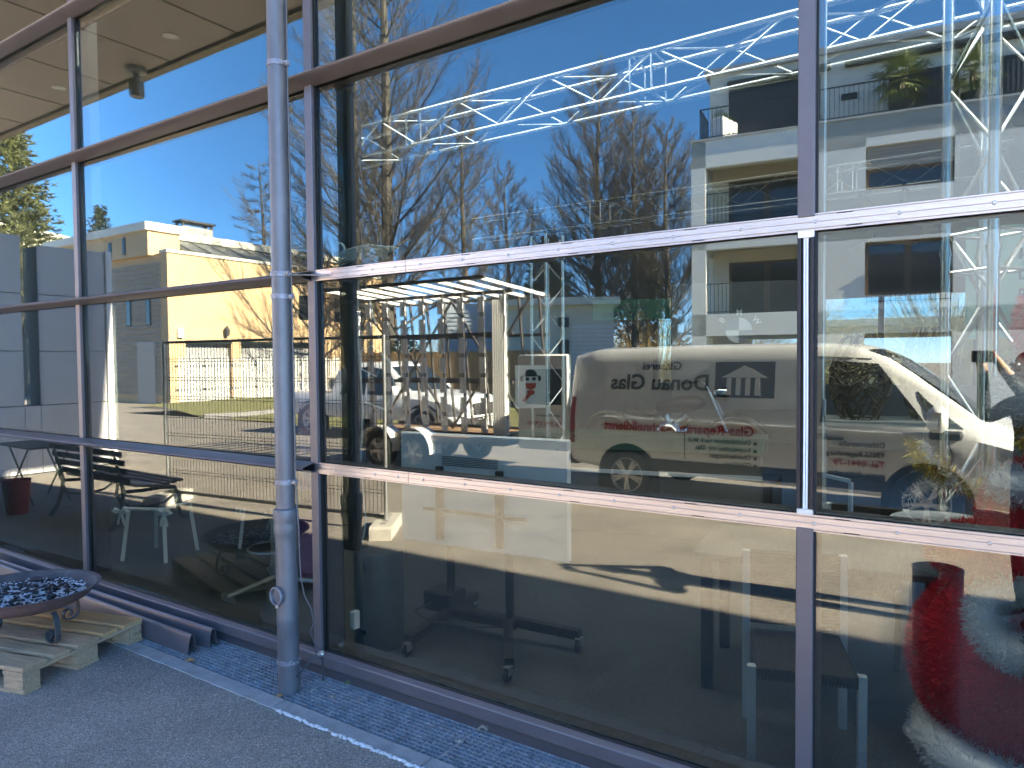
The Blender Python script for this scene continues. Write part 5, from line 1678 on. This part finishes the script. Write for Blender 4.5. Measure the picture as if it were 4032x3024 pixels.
# ------------------------------------------------------------------ rattan chairs with aluminium legs, table
alleg = mat('silver_chair_leg', (.66, .68, .69), .4, .4)
ratt = mat('dark_rattan', (.022, .019, .018), .55, var=.4, scale=80)
def rattan_chair(loc, rz, lab):
    t = thing('rattan_chair', lab, 'chair', loc, rz, 'rattan chairs at the table')
    for x in (-.22, .22):
        for y, h in ((-.22, .66), (.22, .84)):
            obj('leg', MB().bbox(x - .018, x + .018, y - .018, y + .018, 0, h if y > 0 else .45, .003), alleg, t)
    st = MB().bbox(-.20, .20, -.24, .22, .40, .445, .01)
    se = obj('seat', st, ratt, t)
    for k in range(30):
        xx = -.195 + .0134 * k
        obj('seat_weave', MB().box(xx, xx + .009, -.246, .225, .398, .449), ratt, se)
    bk_ = obj('backrest', MB().bbox(-.20, .20, .205, .235, .48, .84, .008), ratt, t)
    for k in range(22):
        zz = .49 + .016 * k
        obj('back_weave', MB().box(-.203, .203, .199, .241, zz, zz + .010), ratt, bk_)
    return t
rattan_chair((-.68, .69, 0), R(18), 'dark rattan chair with silver legs in front of the table, right of the screen stand')
rattan_chair((-.60, 2.05, 0), R(0), 'dark rattan chair on the far side of the table')
tb = thing('wooden_table', 'table with a dark grained top inside by the right bay', 'table', (-.72, 1.42, 0), R(8))
obj('top', MB().bbox(-.62, .62, -.36, .36, .715, .75, .004), mat('dark_grained_top', (.085, .08, .078), .4, c2=(.20, .19, .18), scale=5, stretch=(24, 1, 1)), tb)
for x in (-.55, .55):
    for y in (-.3, .3):
        obj('leg', MB().bbox(x - .03, x + .03, y - .03, y + .03, 0, .714, .003), K['post'], tb)

# white stools and high table in the left bay
wst = mat('pale_green_white', (.62, .66, .62), .5)
def white_stool(loc, rz, lab):
    t = thing('white_chair', lab, 'chair', loc, rz, 'white chairs with bows in the left bay')
    for x in (-.2, .2):
        for y in (-.2, .2):
            obj('leg', MB().bar((x * 1.12, y * 1.12, 0), (x * .9, y * .9, .46), .03, .03), wst, t)
    obj('seat', MB().bbox(-.22, .22, -.22, .22, .46, .49, .01), wst, t)
    obj('cushion', MB().bbox(-.21, .21, -.21, .21, .49, .53, .02), mat('dark_cushion', (.05, .05, .05), .9) if 'dark_cushion' not in bpy.data.materials else bpy.data.materials['dark_cushion'], t, True)
    for s in (-1, 1):
        b_ = MB()
        c0 = Vector((.22 * s, -.23, .45))
        for lx in (-1, 1):
            b_.tube([c0, c0 + Vector((lx * .05, -.01, .025)), c0 + Vector((lx * .075, 0, .0)), c0 + Vector((lx * .04, 0, -.012)), c0], [.008, .014, .014, .012, .006], 6)
            b_.tube([c0, c0 + Vector((lx * .02, 0, -.06)), c0 + Vector((lx * .035, 0, -.12))], [.008, .012, .01], 5)
        obj('ribbon_bow', b_, wst, t, True)
white_stool((-6.35, .95, 0), R(22), 'white chair with ribbon bows, nearest the left mullion')
white_stool((-5.75, 1.75, 0), R(10), 'white chair with ribbon bows, behind the nearest one')
white_stool((-5.05, 1.55, 0), R(30), 'white chair with ribbon bows, beside the high table')
ht = thing('high_table', 'round pale high table on one leg left of the downpipe', 'table', (-4.72, .95, 0))
obj('top', MB().lathe([(.0001, .70), (.40, .70), (.41, .715), (.40, .73), (.0001, .73)], n=40), K['black'], ht, True)
obj('leg', MB().tube([(0, 0, .05), (0, 0, .70)], .025, 14), steelbrush, ht, True)
for k in range(3):
    a = 2.1 * k + 2.6
    obj('foot', MB().tube([(0, 0, .06), (.42 * math.cos(a), .42 * math.sin(a), .018)], [.024, .016], 8), steelbrush, ht, True)
obj('foot_ring', MB().tube([(.2 * math.cos(a), .2 * math.sin(a), .3) for a in [2 * PI * j / 24 for j in range(25)]], .01, 6), steelbrush, ht, True)

# tall printed display box with vertical lettering
dbx = thing('display_box', 'tall colourful printed display box with upright gold lettering', 'display box', (-4.72, 1.32, 0), R(-32))
pr_ = mat('printed_board', (.18, .24, .42), .5, c2=(.55, .33, .42), scale=14, detail=2)
obj('box', MB().bbox(-.13, .13, -.10, .10, .62, 1.62, .004), pr_, dbx)
obj('foot_box', MB().bbox(-.14, .14, -.11, .11, .0, .62, .004), mat('violet_foot', (.16, .05, .20), .5), dbx)
goldm = mat('gold_print', (.65, .47, .10), .4)
text('upright_lettering', 'POMMERY', .11, goldm, dbx, (-.035, -.103, 1.18), (R(90), R(-90), 0), .001)
text('upright_lettering', 'POMMERY', .11, K['white'], dbx, (.09, -.103, .66), (R(90), R(-90), 0), .001)

# poster on the slim tower
po_ = thing('wall_poster', 'white poster with a capped, bearded head wearing headphones on the slim tower', 'poster', (-3.16, 2.36, 0), R(34))
obj('sheet', MB().box(-.13, .13, 0, .004, 1.38, 1.74), mat('poster_paper', (.55, .55, .53), .7), po_)
dk, rd = K['post'], mat('poster_red', (.35, .06, .04), .6)
def flat(name, pts, m_, y=-.001):
    obj(name, MB().prism(pts, lambda u, v, q: (u, q, v), y - .001, y), m_, po_)
flat('cap_shape', [(-.055 * math.cos(a) , 1.655 + .05 * math.sin(a)) for a in [PI * k / 10 for k in range(11)]], dk)
flat('cap_peak', [(-.07, 1.645), (.07, 1.645), (.06, 1.655), (-.06, 1.655)], dk)
for s in (-1, 1):
    flat('lens', [(s * .028 + .018 * math.cos(a), 1.625 + .014 * math.sin(a)) for a in [2 * PI * k / 12 for k in range(12)]], dk)
    flat('ear_cup', [(s * .075 + .014 * math.cos(a), 1.63 + .026 * math.sin(a)) for a in [2 * PI * k / 12 for k in range(12)]], dk)
flat('beard', [(-.045, 1.59), (.045, 1.59), (.04, 1.55), (.0, 1.53), (-.04, 1.55)], rd)
flat('scarf', [(-.03, 1.53), (.03, 1.53), (.035, 1.50), (.0, 1.485), (-.05, 1.43), (-.075, 1.44), (-.03, 1.50)], rd)

# green-topped counter, motorcycle, round emblem, green banners
ct = thing('green_counter', 'long counter with a green top band in front of the motorcycle', 'counter', (-2.95, 4.15, 0), R(12))
obj('top', MB().bbox(-1.3, 1.25, -.25, .25, .86, 1.02, .01), mat('counter_green', (.03, .11, .09), .5), ct)
obj('front', MB().bbox(-1.25, 1.2, -.22, .22, .0, .858, .01), mat('counter_front', (.16, .15, .135), .6), ct)
obj('shelf_strip', MB().box(-1.26, 1.21, -.24, -.222, .62, .66), K['white'], ct)
plm = thing('display_plinth', 'low dark plinth under the motorcycle', 'plinth', (-3.05, 5.25, 0), R(6))
obj('top', MB().bbox(-1.2, 1.2, -.4, .4, .0, .45, .01), K['post'], plm)
mc = thing('motorcycle', 'chrome cruiser motorcycle standing behind the green counter', 'motorcycle', (-3.05, 5.25, .45), R(6))
for x in (-.75, .75):
    wm2 = obj('wheel', MB().lathe([(.24, -.05), (.31, -.05), (.33, -.02), (.33, .02), (.31, .05), (.24, .05)], n=30, M=Matrix.Translation((x, 0, .33)) @ Matrix.Rotation(R(90), 4, 'X'), ), K['rubber'], mc, True)
    obj('rim', MB().lathe([(.245, -.03), (.20, -.02), (.20, .02), (.245, .03)], n=30, M=Matrix.Translation((x, 0, .33)) @ Matrix.Rotation(R(90), 4, 'X')), K['iron'], wm2, True)
    for k in range(10):
        a = 2 * PI * k / 10
        obj('spoke', MB().tube([(x, 0, .33), (x + .22 * math.cos(a), 0, .33 + .22 * math.sin(a))], .004, 4), K['iron'], wm2)
mgrey = mat('motorcycle_paint', (.02, .02, .022), .25, .2, coat=.5)
obj('tank', MB().lathe([(.0001, -.30), (.08, -.27), (.14, -.12), (.16, .05), (.13, .22), (.05, .30), (.0001, .31)], n=20, M=Matrix.Translation((.12, 0, .80)) @ Matrix.Rotation(R(82), 4, 'Y') @ Matrix.Diagonal((.62, .8, 1, 1))), mgrey, mc, True)
obj('seat', MB().lathe([(.0001, -.24), (.1, -.2), (.12, 0), (.1, .2), (.0001, .24)], n=16, M=Matrix.Translation((-.34, 0, .70)) @ Matrix.Rotation(R(95), 4, 'Y') @ Matrix.Diagonal((.5, 1.1, 1, 1))), K['black'], mc, True)
obj('engine', MB().lathe([(.0001, .17), (.09, .17), (.12, .13), (.16, .12), (.17, -.12), (.0001, -.14)], n=24, M=Matrix.Translation((.02, 0, .44)) @ Matrix.Rotation(R(90), 4, 'X')), K['chrome'], mc, True)
for s in (-1, 1):
    obj('cylinder_head', MB().tube([(.05 + .02 * s, 0, .50), (.10 + .14 * s, -.02, .68)], [.08, .07], 12), K['chrome'], mc, True)
    obj('fork', MB().tube([(.75, s * .09, .33), (.45, s * .09, 1.02)], .022, 10), K['chrome'], mc, True)
    obj('fender', MB().tube([(s * .75 + .37 * math.cos(a), 0, .33 + .37 * math.sin(a)) for a in [PI * (.1 + .08 * k) for k in range(11)]], .022, 8), mgrey, mc, True)
    obj('exhaust', MB().tube([(.1, -.16, .38), (-.2, -.18, .26 + .05 * s), (-.9, -.2, .27 + .05 * s)], .035, 10), K['chrome'], mc, True)
obj('handlebar', MB().tube([(.25, -.40, 1.06), (.42, -.25, 1.08), (.46, 0, 1.02), (.42, .25, 1.08), (.25, .40, 1.06)], .014, 8), K['chrome'], mc, True)
obj('headlamp', MB().lathe([(.0001, .08), (.09, .07), (.10, .0), (.05, -.1), (.0001, -.12)], n=18, M=Matrix.Translation((.60, 0, .94)) @ Matrix.Rotation(R(90), 4, 'Y')), K['chrome'], mc, True)
em = thing('round_emblem', 'round black and white emblem sign on a pale board above the van roof', 'sign', (-2.30, 5.45, 2.10), R(20))
obj('board', MB().bbox(-.75, .9, .02, .05, -.9, .55, .004), mat('pale_board', (.13, .135, .13), .7), em)
ring = lambda r0, r1, y: MB().lathe([(r0, 0), (r1, 0), (r1, .01), (r0, .01)], n=40, M=Matrix.Translation((0, y, 0)) @ Matrix.Rotation(R(90), 4, 'X'))
obj('outer_ring', ring(.155, .26, .018), mat('emblem_dark', (.12, .13, .13), .5), em)
for k in range(4):
    a0 = PI / 2 * k
    q_ = [(0, 0)] + [(.145 * math.cos(a0 + PI / 2 * j / 8), .145 * math.sin(a0 + PI / 2 * j / 8)) for j in range(9)]
    obj('quarter', MB().prism(q_, lambda u, v, q: (u, q, v), .008, .018), (K['white'], mat('emblem_blue', (.10, .16, .24), .5) if k == 1 else bpy.data.materials.get('emblem_blue'))[k % 2], em)
for ch_, a in (('B', 140), ('M', 90), ('W', 40)):
    text('emblem_letter', ch_, .09, K['white'], em, (.205 * math.cos(R(a)) - .03 * math.cos(R(a - 90)), .006, .205 * math.sin(R(a)) - .03 - .03 * math.sin(R(a - 90))), (R(90), R(90 - a), 0), .001)
grn = mat('green_banner', (.05, .22, .15), .8)
bn1 = thing('green_banner', 'green banner with reversed lettering hanging high behind the trees', 'banner', (-3.95, 6.6, 0), R(20), 'green banners')
obj('cloth', MB().box(-.70, .75, 0, .006, 2.34, 2.62), grn, bn1)
for k, s_ in enumerate(('LOUNGE', 'REGENSBURG')):
    o_ = text('banner_lettering', s_, .10, K['navy'], bn1, (.05, -.003, 2.49 - .11 * k), (R(90), 0, 0))
    o_.scale = (-1, 1, 1)
bn2 = thing('green_banner', 'pale green banner with dark lettering at the right edge', 'banner', (.30, 5.75, 0), R(12), 'green banners')
obj('cloth', MB().box(-.45, 1.1, 0, .006, 1.95, 3.05), mat('pale_green_banner', (.25, .48, .42), .8), bn2)
for k, s_ in enumerate(('MOTO', 'LOUNGE', 'REGENSBURG')):
    text('banner_lettering', s_, .16, K['navy'], bn2, (-.02, -.003, 2.72 - .20 * k), (R(90), 0, 0), .001)

# wicker cones
wick = mat('wicker_brown', (.13, .105, .075), .8, var=.3, scale=30)
def wicker(loc, h, r, lab, seed, rings=15):
    q = random.Random(seed)
    t = thing('wicker_cone', lab, 'wicker cone', loc, 0, 'wicker cones on the sill')
    for k in range(rings):
        m = MB()
        tilt1, tilt2 = q.uniform(-1.1, 1.1), q.uniform(0, 6.3)
        pts = []
        for j in range(27):
            a = 2 * PI * j / 24
            z = h * (.5 + .46 * math.sin(a + tilt2) * (1 if k % 2 else .6) * abs(math.sin(tilt1 + .6)) + .12 * math.sin(3 * a + k))
            z = max(.02, min(h * .98, z + (k / rings - .5) * h * .35))
            rr = r * math.sqrt(max(.05, math.sin(PI * (.12 + .80 * z / h)))) * (1 + .06 * math.sin(5 * a + k))
            pts.append((rr * math.cos(a + k * .7), rr * math.sin(a + k * .7), z))
        m.tube(pts, .0075, 5, False)
        obj('withe', m, wick, t, True)
    for k in range(22):
        a = 2 * PI * k / 22
        pts = [(r * math.sqrt(max(.03, math.sin(PI * (.12 + .80 * u)))) * math.cos(a + .5 * math.sin(3 * u + k)), r * math.sqrt(max(.03, math.sin(PI * (.12 + .80 * u)))) * math.sin(a + .5 * math.sin(3 * u + k)), h * u) for u in [i / 8 for i in range(9)]]
        obj('withe', MB().tube(pts, .006, 5, False), wick, t, True)
sh = thing('low_shelf', 'long low shelf carrying the wicker cones', 'shelf', (-.35, 3.0, 0), R(8))
obj('board', MB().bbox(-.75, 1.5, -.25, .25, 1.30, 1.345, .004), mat('shelf_board', (.35, .36, .34), .5), sh)
for x in (-.65, .3, 1.3):
    obj('bracket', MB().bbox(x, x + .05, -.2, .2, 0, 1.30, .004), alleg, sh)
wicker((-.72, 2.86, 1.346), .60, .19, 'wicker cone on the shelf, leftmost of three', 1)
wicker((-.30, 3.02, 1.346), .64, .17, 'tall wicker cone left of the truss tower', 2)
wicker((.12, 3.30, 1.346), .42, .14, 'small wicker cone between the two truss towers', 3)

# ------------------------------------------------------------------ tinsel Christmas figure
def fuzz(name, surf, n, l, w, m_, parent, seed, core=None):
    q = random.Random(seed)
    mb = MB()
    for i in range(n):
        p, nn = surf(q)
        nn = Vector(nn).normalized()
        d = (nn + Vector((q.gauss(0, .55), q.gauss(0, .55), q.gauss(0, .55)))).normalized()
        s = d.orthogonal().normalized()
        s = (Matrix.Rotation(q.uniform(0, 6.3), 3, d) @ s) * w
        ll = l * q.uniform(.6, 1.2)
        p = Vector(p)
        mid = p + d * ll * .5
        mb.add([p - s, p + s, mid + s, mid - s, p + d * ll + nn * .0], [(0, 1, 2, 3), (3, 2, 4)])
    o_ = raw(name, mb, m_, parent); o_['kind'] = 'stuff'
    return o_
def ell(c, r):
    def f(q):
        v = Vector((q.gauss(0, 1), q.gauss(0, 1), q.gauss(0, 1))).normalized()
        return Vector((c[0] + v.x * r[0], c[1] + v.y * r[1], c[2] + v.z * r[2])), Vector((v.x / r[0], v.y / r[1], v.z / r[2]))
    return f
def ringf(c, R_, r_, tilt=0.0):
    T = Matrix.Rotation(tilt, 3, 'X')
    def f(q):
        a, b = q.uniform(0, 2 * PI), q.uniform(0, 2 * PI)
        nn = Vector((math.cos(a) * math.cos(b), math.sin(a) * math.cos(b), math.sin(b)))
        p = Vector((math.cos(a) * R_, math.sin(a) * R_, 0)) + nn * r_
        return Vector(c) + T @ p, T @ nn
    return f
def core(name, c, r, m_, parent):
    m = MB()
    pr = [(math.sin(PI * k / 12), -math.cos(PI * k / 12)) for k in range(13)]
    m.lathe([(max(.0001, a) * .97, b * .97) for a, b in pr], n=24, M=Matrix.Translation(c) @ Matrix.Diagonal((*r, 1)))
    obj(name, m, m_, parent, True)
def ring_core(name, c, R_, r_, tilt, m_, parent):
    pr = [(R_ + r_ * .96 * math.cos(2 * PI * k / 12), r_ * .96 * math.sin(2 * PI * k / 12)) for k in range(13)]
    obj(name, MB().lathe(pr, n=28, M=Matrix.Translation(c) @ Matrix.Rotation(tilt, 4, 'X')), m_, parent, True)
tred = mat('red_tinsel', (.80, .018, .035), .4, .1, var=.4, scale=40)
twhi = mat('white_tinsel', (.80, .81, .84), .4, .1)
tgold = mat('gold_tinsel', (.62, .45, .06), .25, .8)
tgrn = mat('dark_green_tinsel', (.012, .05, .03), .5)
tf = thing('tinsel_figure', 'red and white tinsel Christmas figure standing inside at the right edge', 'decoration', (.24, .90, 0), R(-20))
core('skirt_core', (0, 0, .48), (.50, .40, .45), tred, tf)
fuzz('red_skirt', ell((0, 0, .48), (.51, .41, .46)), 30000, .034, .0013, tred, tf, 1)
fuzz('white_hem', ringf((0, 0, .15), .40, .085), 9500, .034, .0013, twhi, tf, 2)
core('chest_core', (0, 0, 1.08), (.24, .2, .28), tred, tf)
fuzz('red_chest', ell((0, 0, 1.08), (.25, .21, .29)), 9000, .034, .0013, tred, tf, 3)
core('arm_core', (-.12, -.24, .98), (.23, .12, .12), tred, tf)
fuzz('red_arm', ell((-.12, -.24, .98), (.24, .13, .13)), 5250, .034, .0013, tred, tf, 4)
fuzz('white_cuff', ringf((.02, -.34, .78), .13, .06, R(70)), 5400, .034, .0013, twhi, tf, 5)
fuzz('white_collar', ringf((.02, -.05, 1.26), .15, .07), 3500, .034, .0013, twhi, tf, 6)
core('beard_core', (.04, -.10, 1.60), (.20, .16, .16), twhi, tf)
fuzz('white_beard', ell((.04, -.10, 1.60), (.21, .17, .17)), 7500, .038, .0013, twhi, tf, 7)
fuzz('gold_trim', ringf((.04, -.12, 1.47), .17, .03), 1600, .04, .002, tgold, tf, 8)
core('hat_core', (.06, 0, 1.90), (.17, .16, .22), tred, tf)
fuzz('red_hat', ell((.06, 0, 1.90), (.18, .17, .23)), 6000, .034, .0013, tred, tf, 9)
fuzz('green_bag', ell((.20, -.36, .68), (.15, .12, .16)), 4800, .04, .0016, tgrn, tf, 10)
core('bag_core', (.20, -.36, .68), (.145, .115, .155), tgrn, tf)
ring_core('hem_core', (0, 0, .15), .40, .085, 0, twhi, tf)
ring_core('cuff_core', (.02, -.34, .78), .13, .06, R(70), twhi, tf)
ring_core('collar_core', (.02, -.05, 1.26), .15, .07, 0, twhi, tf)
gd_ = thing('gold_garland', 'heap of gold and silver tinsel garland left of the tinsel figure', 'garland', (-.18, 1.12, 1.02), 0)
for k in range(4):
    pts = [Vector((-.1 + .05 * j + .03 * math.sin(j + k), .1 * math.sin(j * .7 + k), .10 + .12 * math.sin(j * .45 + k * .8) + .06 * k)) for j in range(8)]
    def sf(q, pts=pts):
        i = q.randrange(len(pts) - 1); p = pts[i].lerp(pts[i + 1], q.random())
        v = Vector((q.gauss(0, 1), q.gauss(0, 1), q.gauss(0, 1))).normalized()
        return p + v * .01, v
    fuzz('strand', sf, 900, .05, .0018, tgold if k % 2 else twhi, gd_, 20 + k)
st_ = thing('side_stand', 'slim white stand holding the gold garland', 'stand', (-.14, 1.14, 0))
obj('pole', MB().tube([(0, 0, .01), (0, 0, 1.0)], .02, 10), K['white'], st_, True)
obj('plate', MB().lathe([(.0001, 1.0), (.22, 1.0), (.22, 1.02), (.0001, 1.02)], n=24), K['white'], st_, True)
obj('foot', MB().lathe([(.0001, .0), (.16, .0), (.15, .012), (.0001, .014)], n=24), K['white'], st_, True)
# grey waste bin in the shade outside, right of the picture's middle
bi = thing('waste_bin', 'grey cylindrical standing ash bin outside, reflected over the tinsel figure', 'bin', (-.16, -1.05, 0))
obj('tub', MB().lathe([(.0001, 0), (.10, 0), (.105, .78), (.108, .80), (.100, .80), (.097, .74), (.0001, .74)], n=32), mat('bin_grey', (.20, .21, .23), .35, .3), bi, True)

# ------------------------------------------------------------------ the photographer, phone held up
ph = thing('phone', 'dark phone held up by the photographer', 'phone', tuple(CAM), 0)
ph.matrix_world = cam.matrix_world.copy()
ph.location = CAM
obj('case', MB().bbox(-.078, .078, -.038, .038, .012, .021, .004), K['black'], ph)
def person(loc, yaw):
    t = thing('person', 'person in dark clothes holding a phone up in both hands', 'person', loc, yaw)
    J = {  # local: +y is forward
        'pel': ((0, 0, .96), .155, .115), 'wai': ((0, .0, 1.12), .145, .105), 'che': ((0, .0, 1.34), .175, .12), 'nek': ((0, .02, 1.51), .062, .06), 'hd0': ((0, .04, 1.60), .075, .085), 'hd1': ((0, .05, 1.70), .082, .098), 'hd2': ((0, .04, 1.79), .06, .07)}
    for s, n in ((-1, 'L'), (1, 'R')):
        J['hip' + n] = ((s * .10, 0, .90), .09, .09); J['kne' + n] = ((s * .115, .02, .50), .062, .065); J['ank' + n] = ((s * .12, -.01, .09), .042, .045); J['toe' + n] = ((s * .135, .16, .045), .042, .032)
        J['sho' + n] = ((s * .19, .0, 1.45), .07, .07); J['elb' + n] = ((s * .33, .13, 1.32), .05, .05); J['wri' + n] = ((s * .115, .27, 1.66), .032, .034); J['pal' + n] = ((s * .085, .30, 1.735), .034, .022)
    E_ = [('pel', 'wai'), ('wai', 'che'), ('che', 'nek'), ('nek', 'hd0'), ('hd0', 'hd1'), ('hd1', 'hd2')]
    for n in 'LR':
        E_ += [('pel', 'hip' + n), ('hip' + n, 'kne' + n), ('kne' + n, 'ank' + n), ('ank' + n, 'toe' + n), ('che', 'sho' + n), ('sho' + n, 'elb' + n), ('elb' + n, 'wri' + n), ('wri' + n, 'pal' + n)]
    names = list(J)
    for n, s in (('L', -1), ('R', 1)):
        for k in range(4):      # four fingers closing over the phone
            b = Vector((s * .082, .31 - .004 * k, 1.75 + .013 * k - .02))
            for i_, off in enumerate(((0.0, .020, .012), (-s * .016, .030, .014), (-s * .034, .028, .012))):
                nm = 'f%s%d%d' % (n, k, i_); J[nm] = (tuple(b + Vector(off)), .0085 - .0006 * i_, .0085 - .0006 * i_)
                E_.append((('pal' + n) if i_ == 0 else 'f%s%d%d' % (n, k, i_ - 1), nm))
        for i_, off in enumerate(((-s * .01, -.01, -.02), (-s * .035, -.005, -.012), (-s * .055, .005, -.004))):
            nm = 't%s%d' % (n, i_); J[nm] = (tuple(Vector(J['pal' + n][0]) + Vector(off)), .0105 - .001 * i_, .0105 - .001 * i_)
            E_.append((('pal' + n) if i_ == 0 else 't%s%d' % (n, i_ - 1), nm))
    names = list(J)
    me = bpy.data.meshes.new('body')
    me.from_pydata([J[n][0] for n in names], [(names.index(a), names.index(b)) for a, b in E_], [])
    o_ = bpy.data.objects.new('body', me); col.objects.link(o_); o_.parent = t
    sk = o_.modifiers.new('skin', 'SKIN')
    for i, n in enumerate(names):
        me.skin_vertices[0].data[i].radius = J[n][1:]
    me.skin_vertices[0].data[names.index('pel')].use_root = True
    o_.modifiers.new('sub', 'SUBSURF').levels = 2
    o_.modifiers['sub'].render_levels = 2
    cloth = mat('dark_clothes', (.012, .012, .014), .9, var=.2, scale=12)
    me.materials.append(cloth)
    dg = bpy.context.evaluated_depsgraph_get()
    me2 = bpy.data.meshes.new_from_object(o_.evaluated_get(dg))
    o_.modifiers.clear(); o_.data = me2
    skin = mat('skin', (.55, .34, .25), .55); hair = mat('dark_hair', (.05, .035, .025), .7)
    me2.materials.clear(); me2.materials.append(cloth); me2.materials.append(skin); me2.materials.append(hair); 
    for p_ in me2.polygons:
        c = p_.center
        p_.use_smooth = True
        if c.z > 1.52: p_.material_index = 1
        if c.z > 1.52 and (c.z > 1.76 or (c.y < .0 and c.z > 1.56)) and c.y < .18: p_.material_index = 2
        if c.y > .16 and c.z < 1.64: p_.material_index = 0
    fy = .135
    for s in (-1, 1):
        e_ = obj('eye', MB().lathe([(.0001, -.012), (.009, -.008), (.012, 0), (.009, .008), (.0001, .012)], c=(s * .032, fy + .004, 1.70), n=10), K['white'], t, True)
        obj('pupil', MB().lathe([(.0001, -.005), (.005, 0), (.0001, .005)], c=(s * .032, fy + .016, 1.70), n=8), K['ink'], e_)
        obj('ear', MB().lathe([(.0001, -.03), (.014, -.02), (.018, 0), (.012, .02), (.0001, .03)], c=(s * .085, .045, 1.69), n=8), skin, t, True)
    obj('nose', MB().add([(-.014, fy + .005, 1.665), (.014, fy + .005, 1.665), (0, fy + .034, 1.668), (0, fy + .008, 1.712)], [(0, 1, 2), (0, 2, 3), (1, 3, 2), (0, 3, 1)]), skin, t, True)
    obj('mouth', MB().bbox(-.024, .024, fy - .008, fy + .008, 1.632, 1.640, .003), mat('lips', (.4, .16, .14), .5), t)
    return t
fw = Vector((-math.sin(R(60)), math.cos(R(60)), 0))
person(tuple(Vector((CAM.x, CAM.y, 0)) - fw * .345 + Vector((0, 0, .03))), R(60))
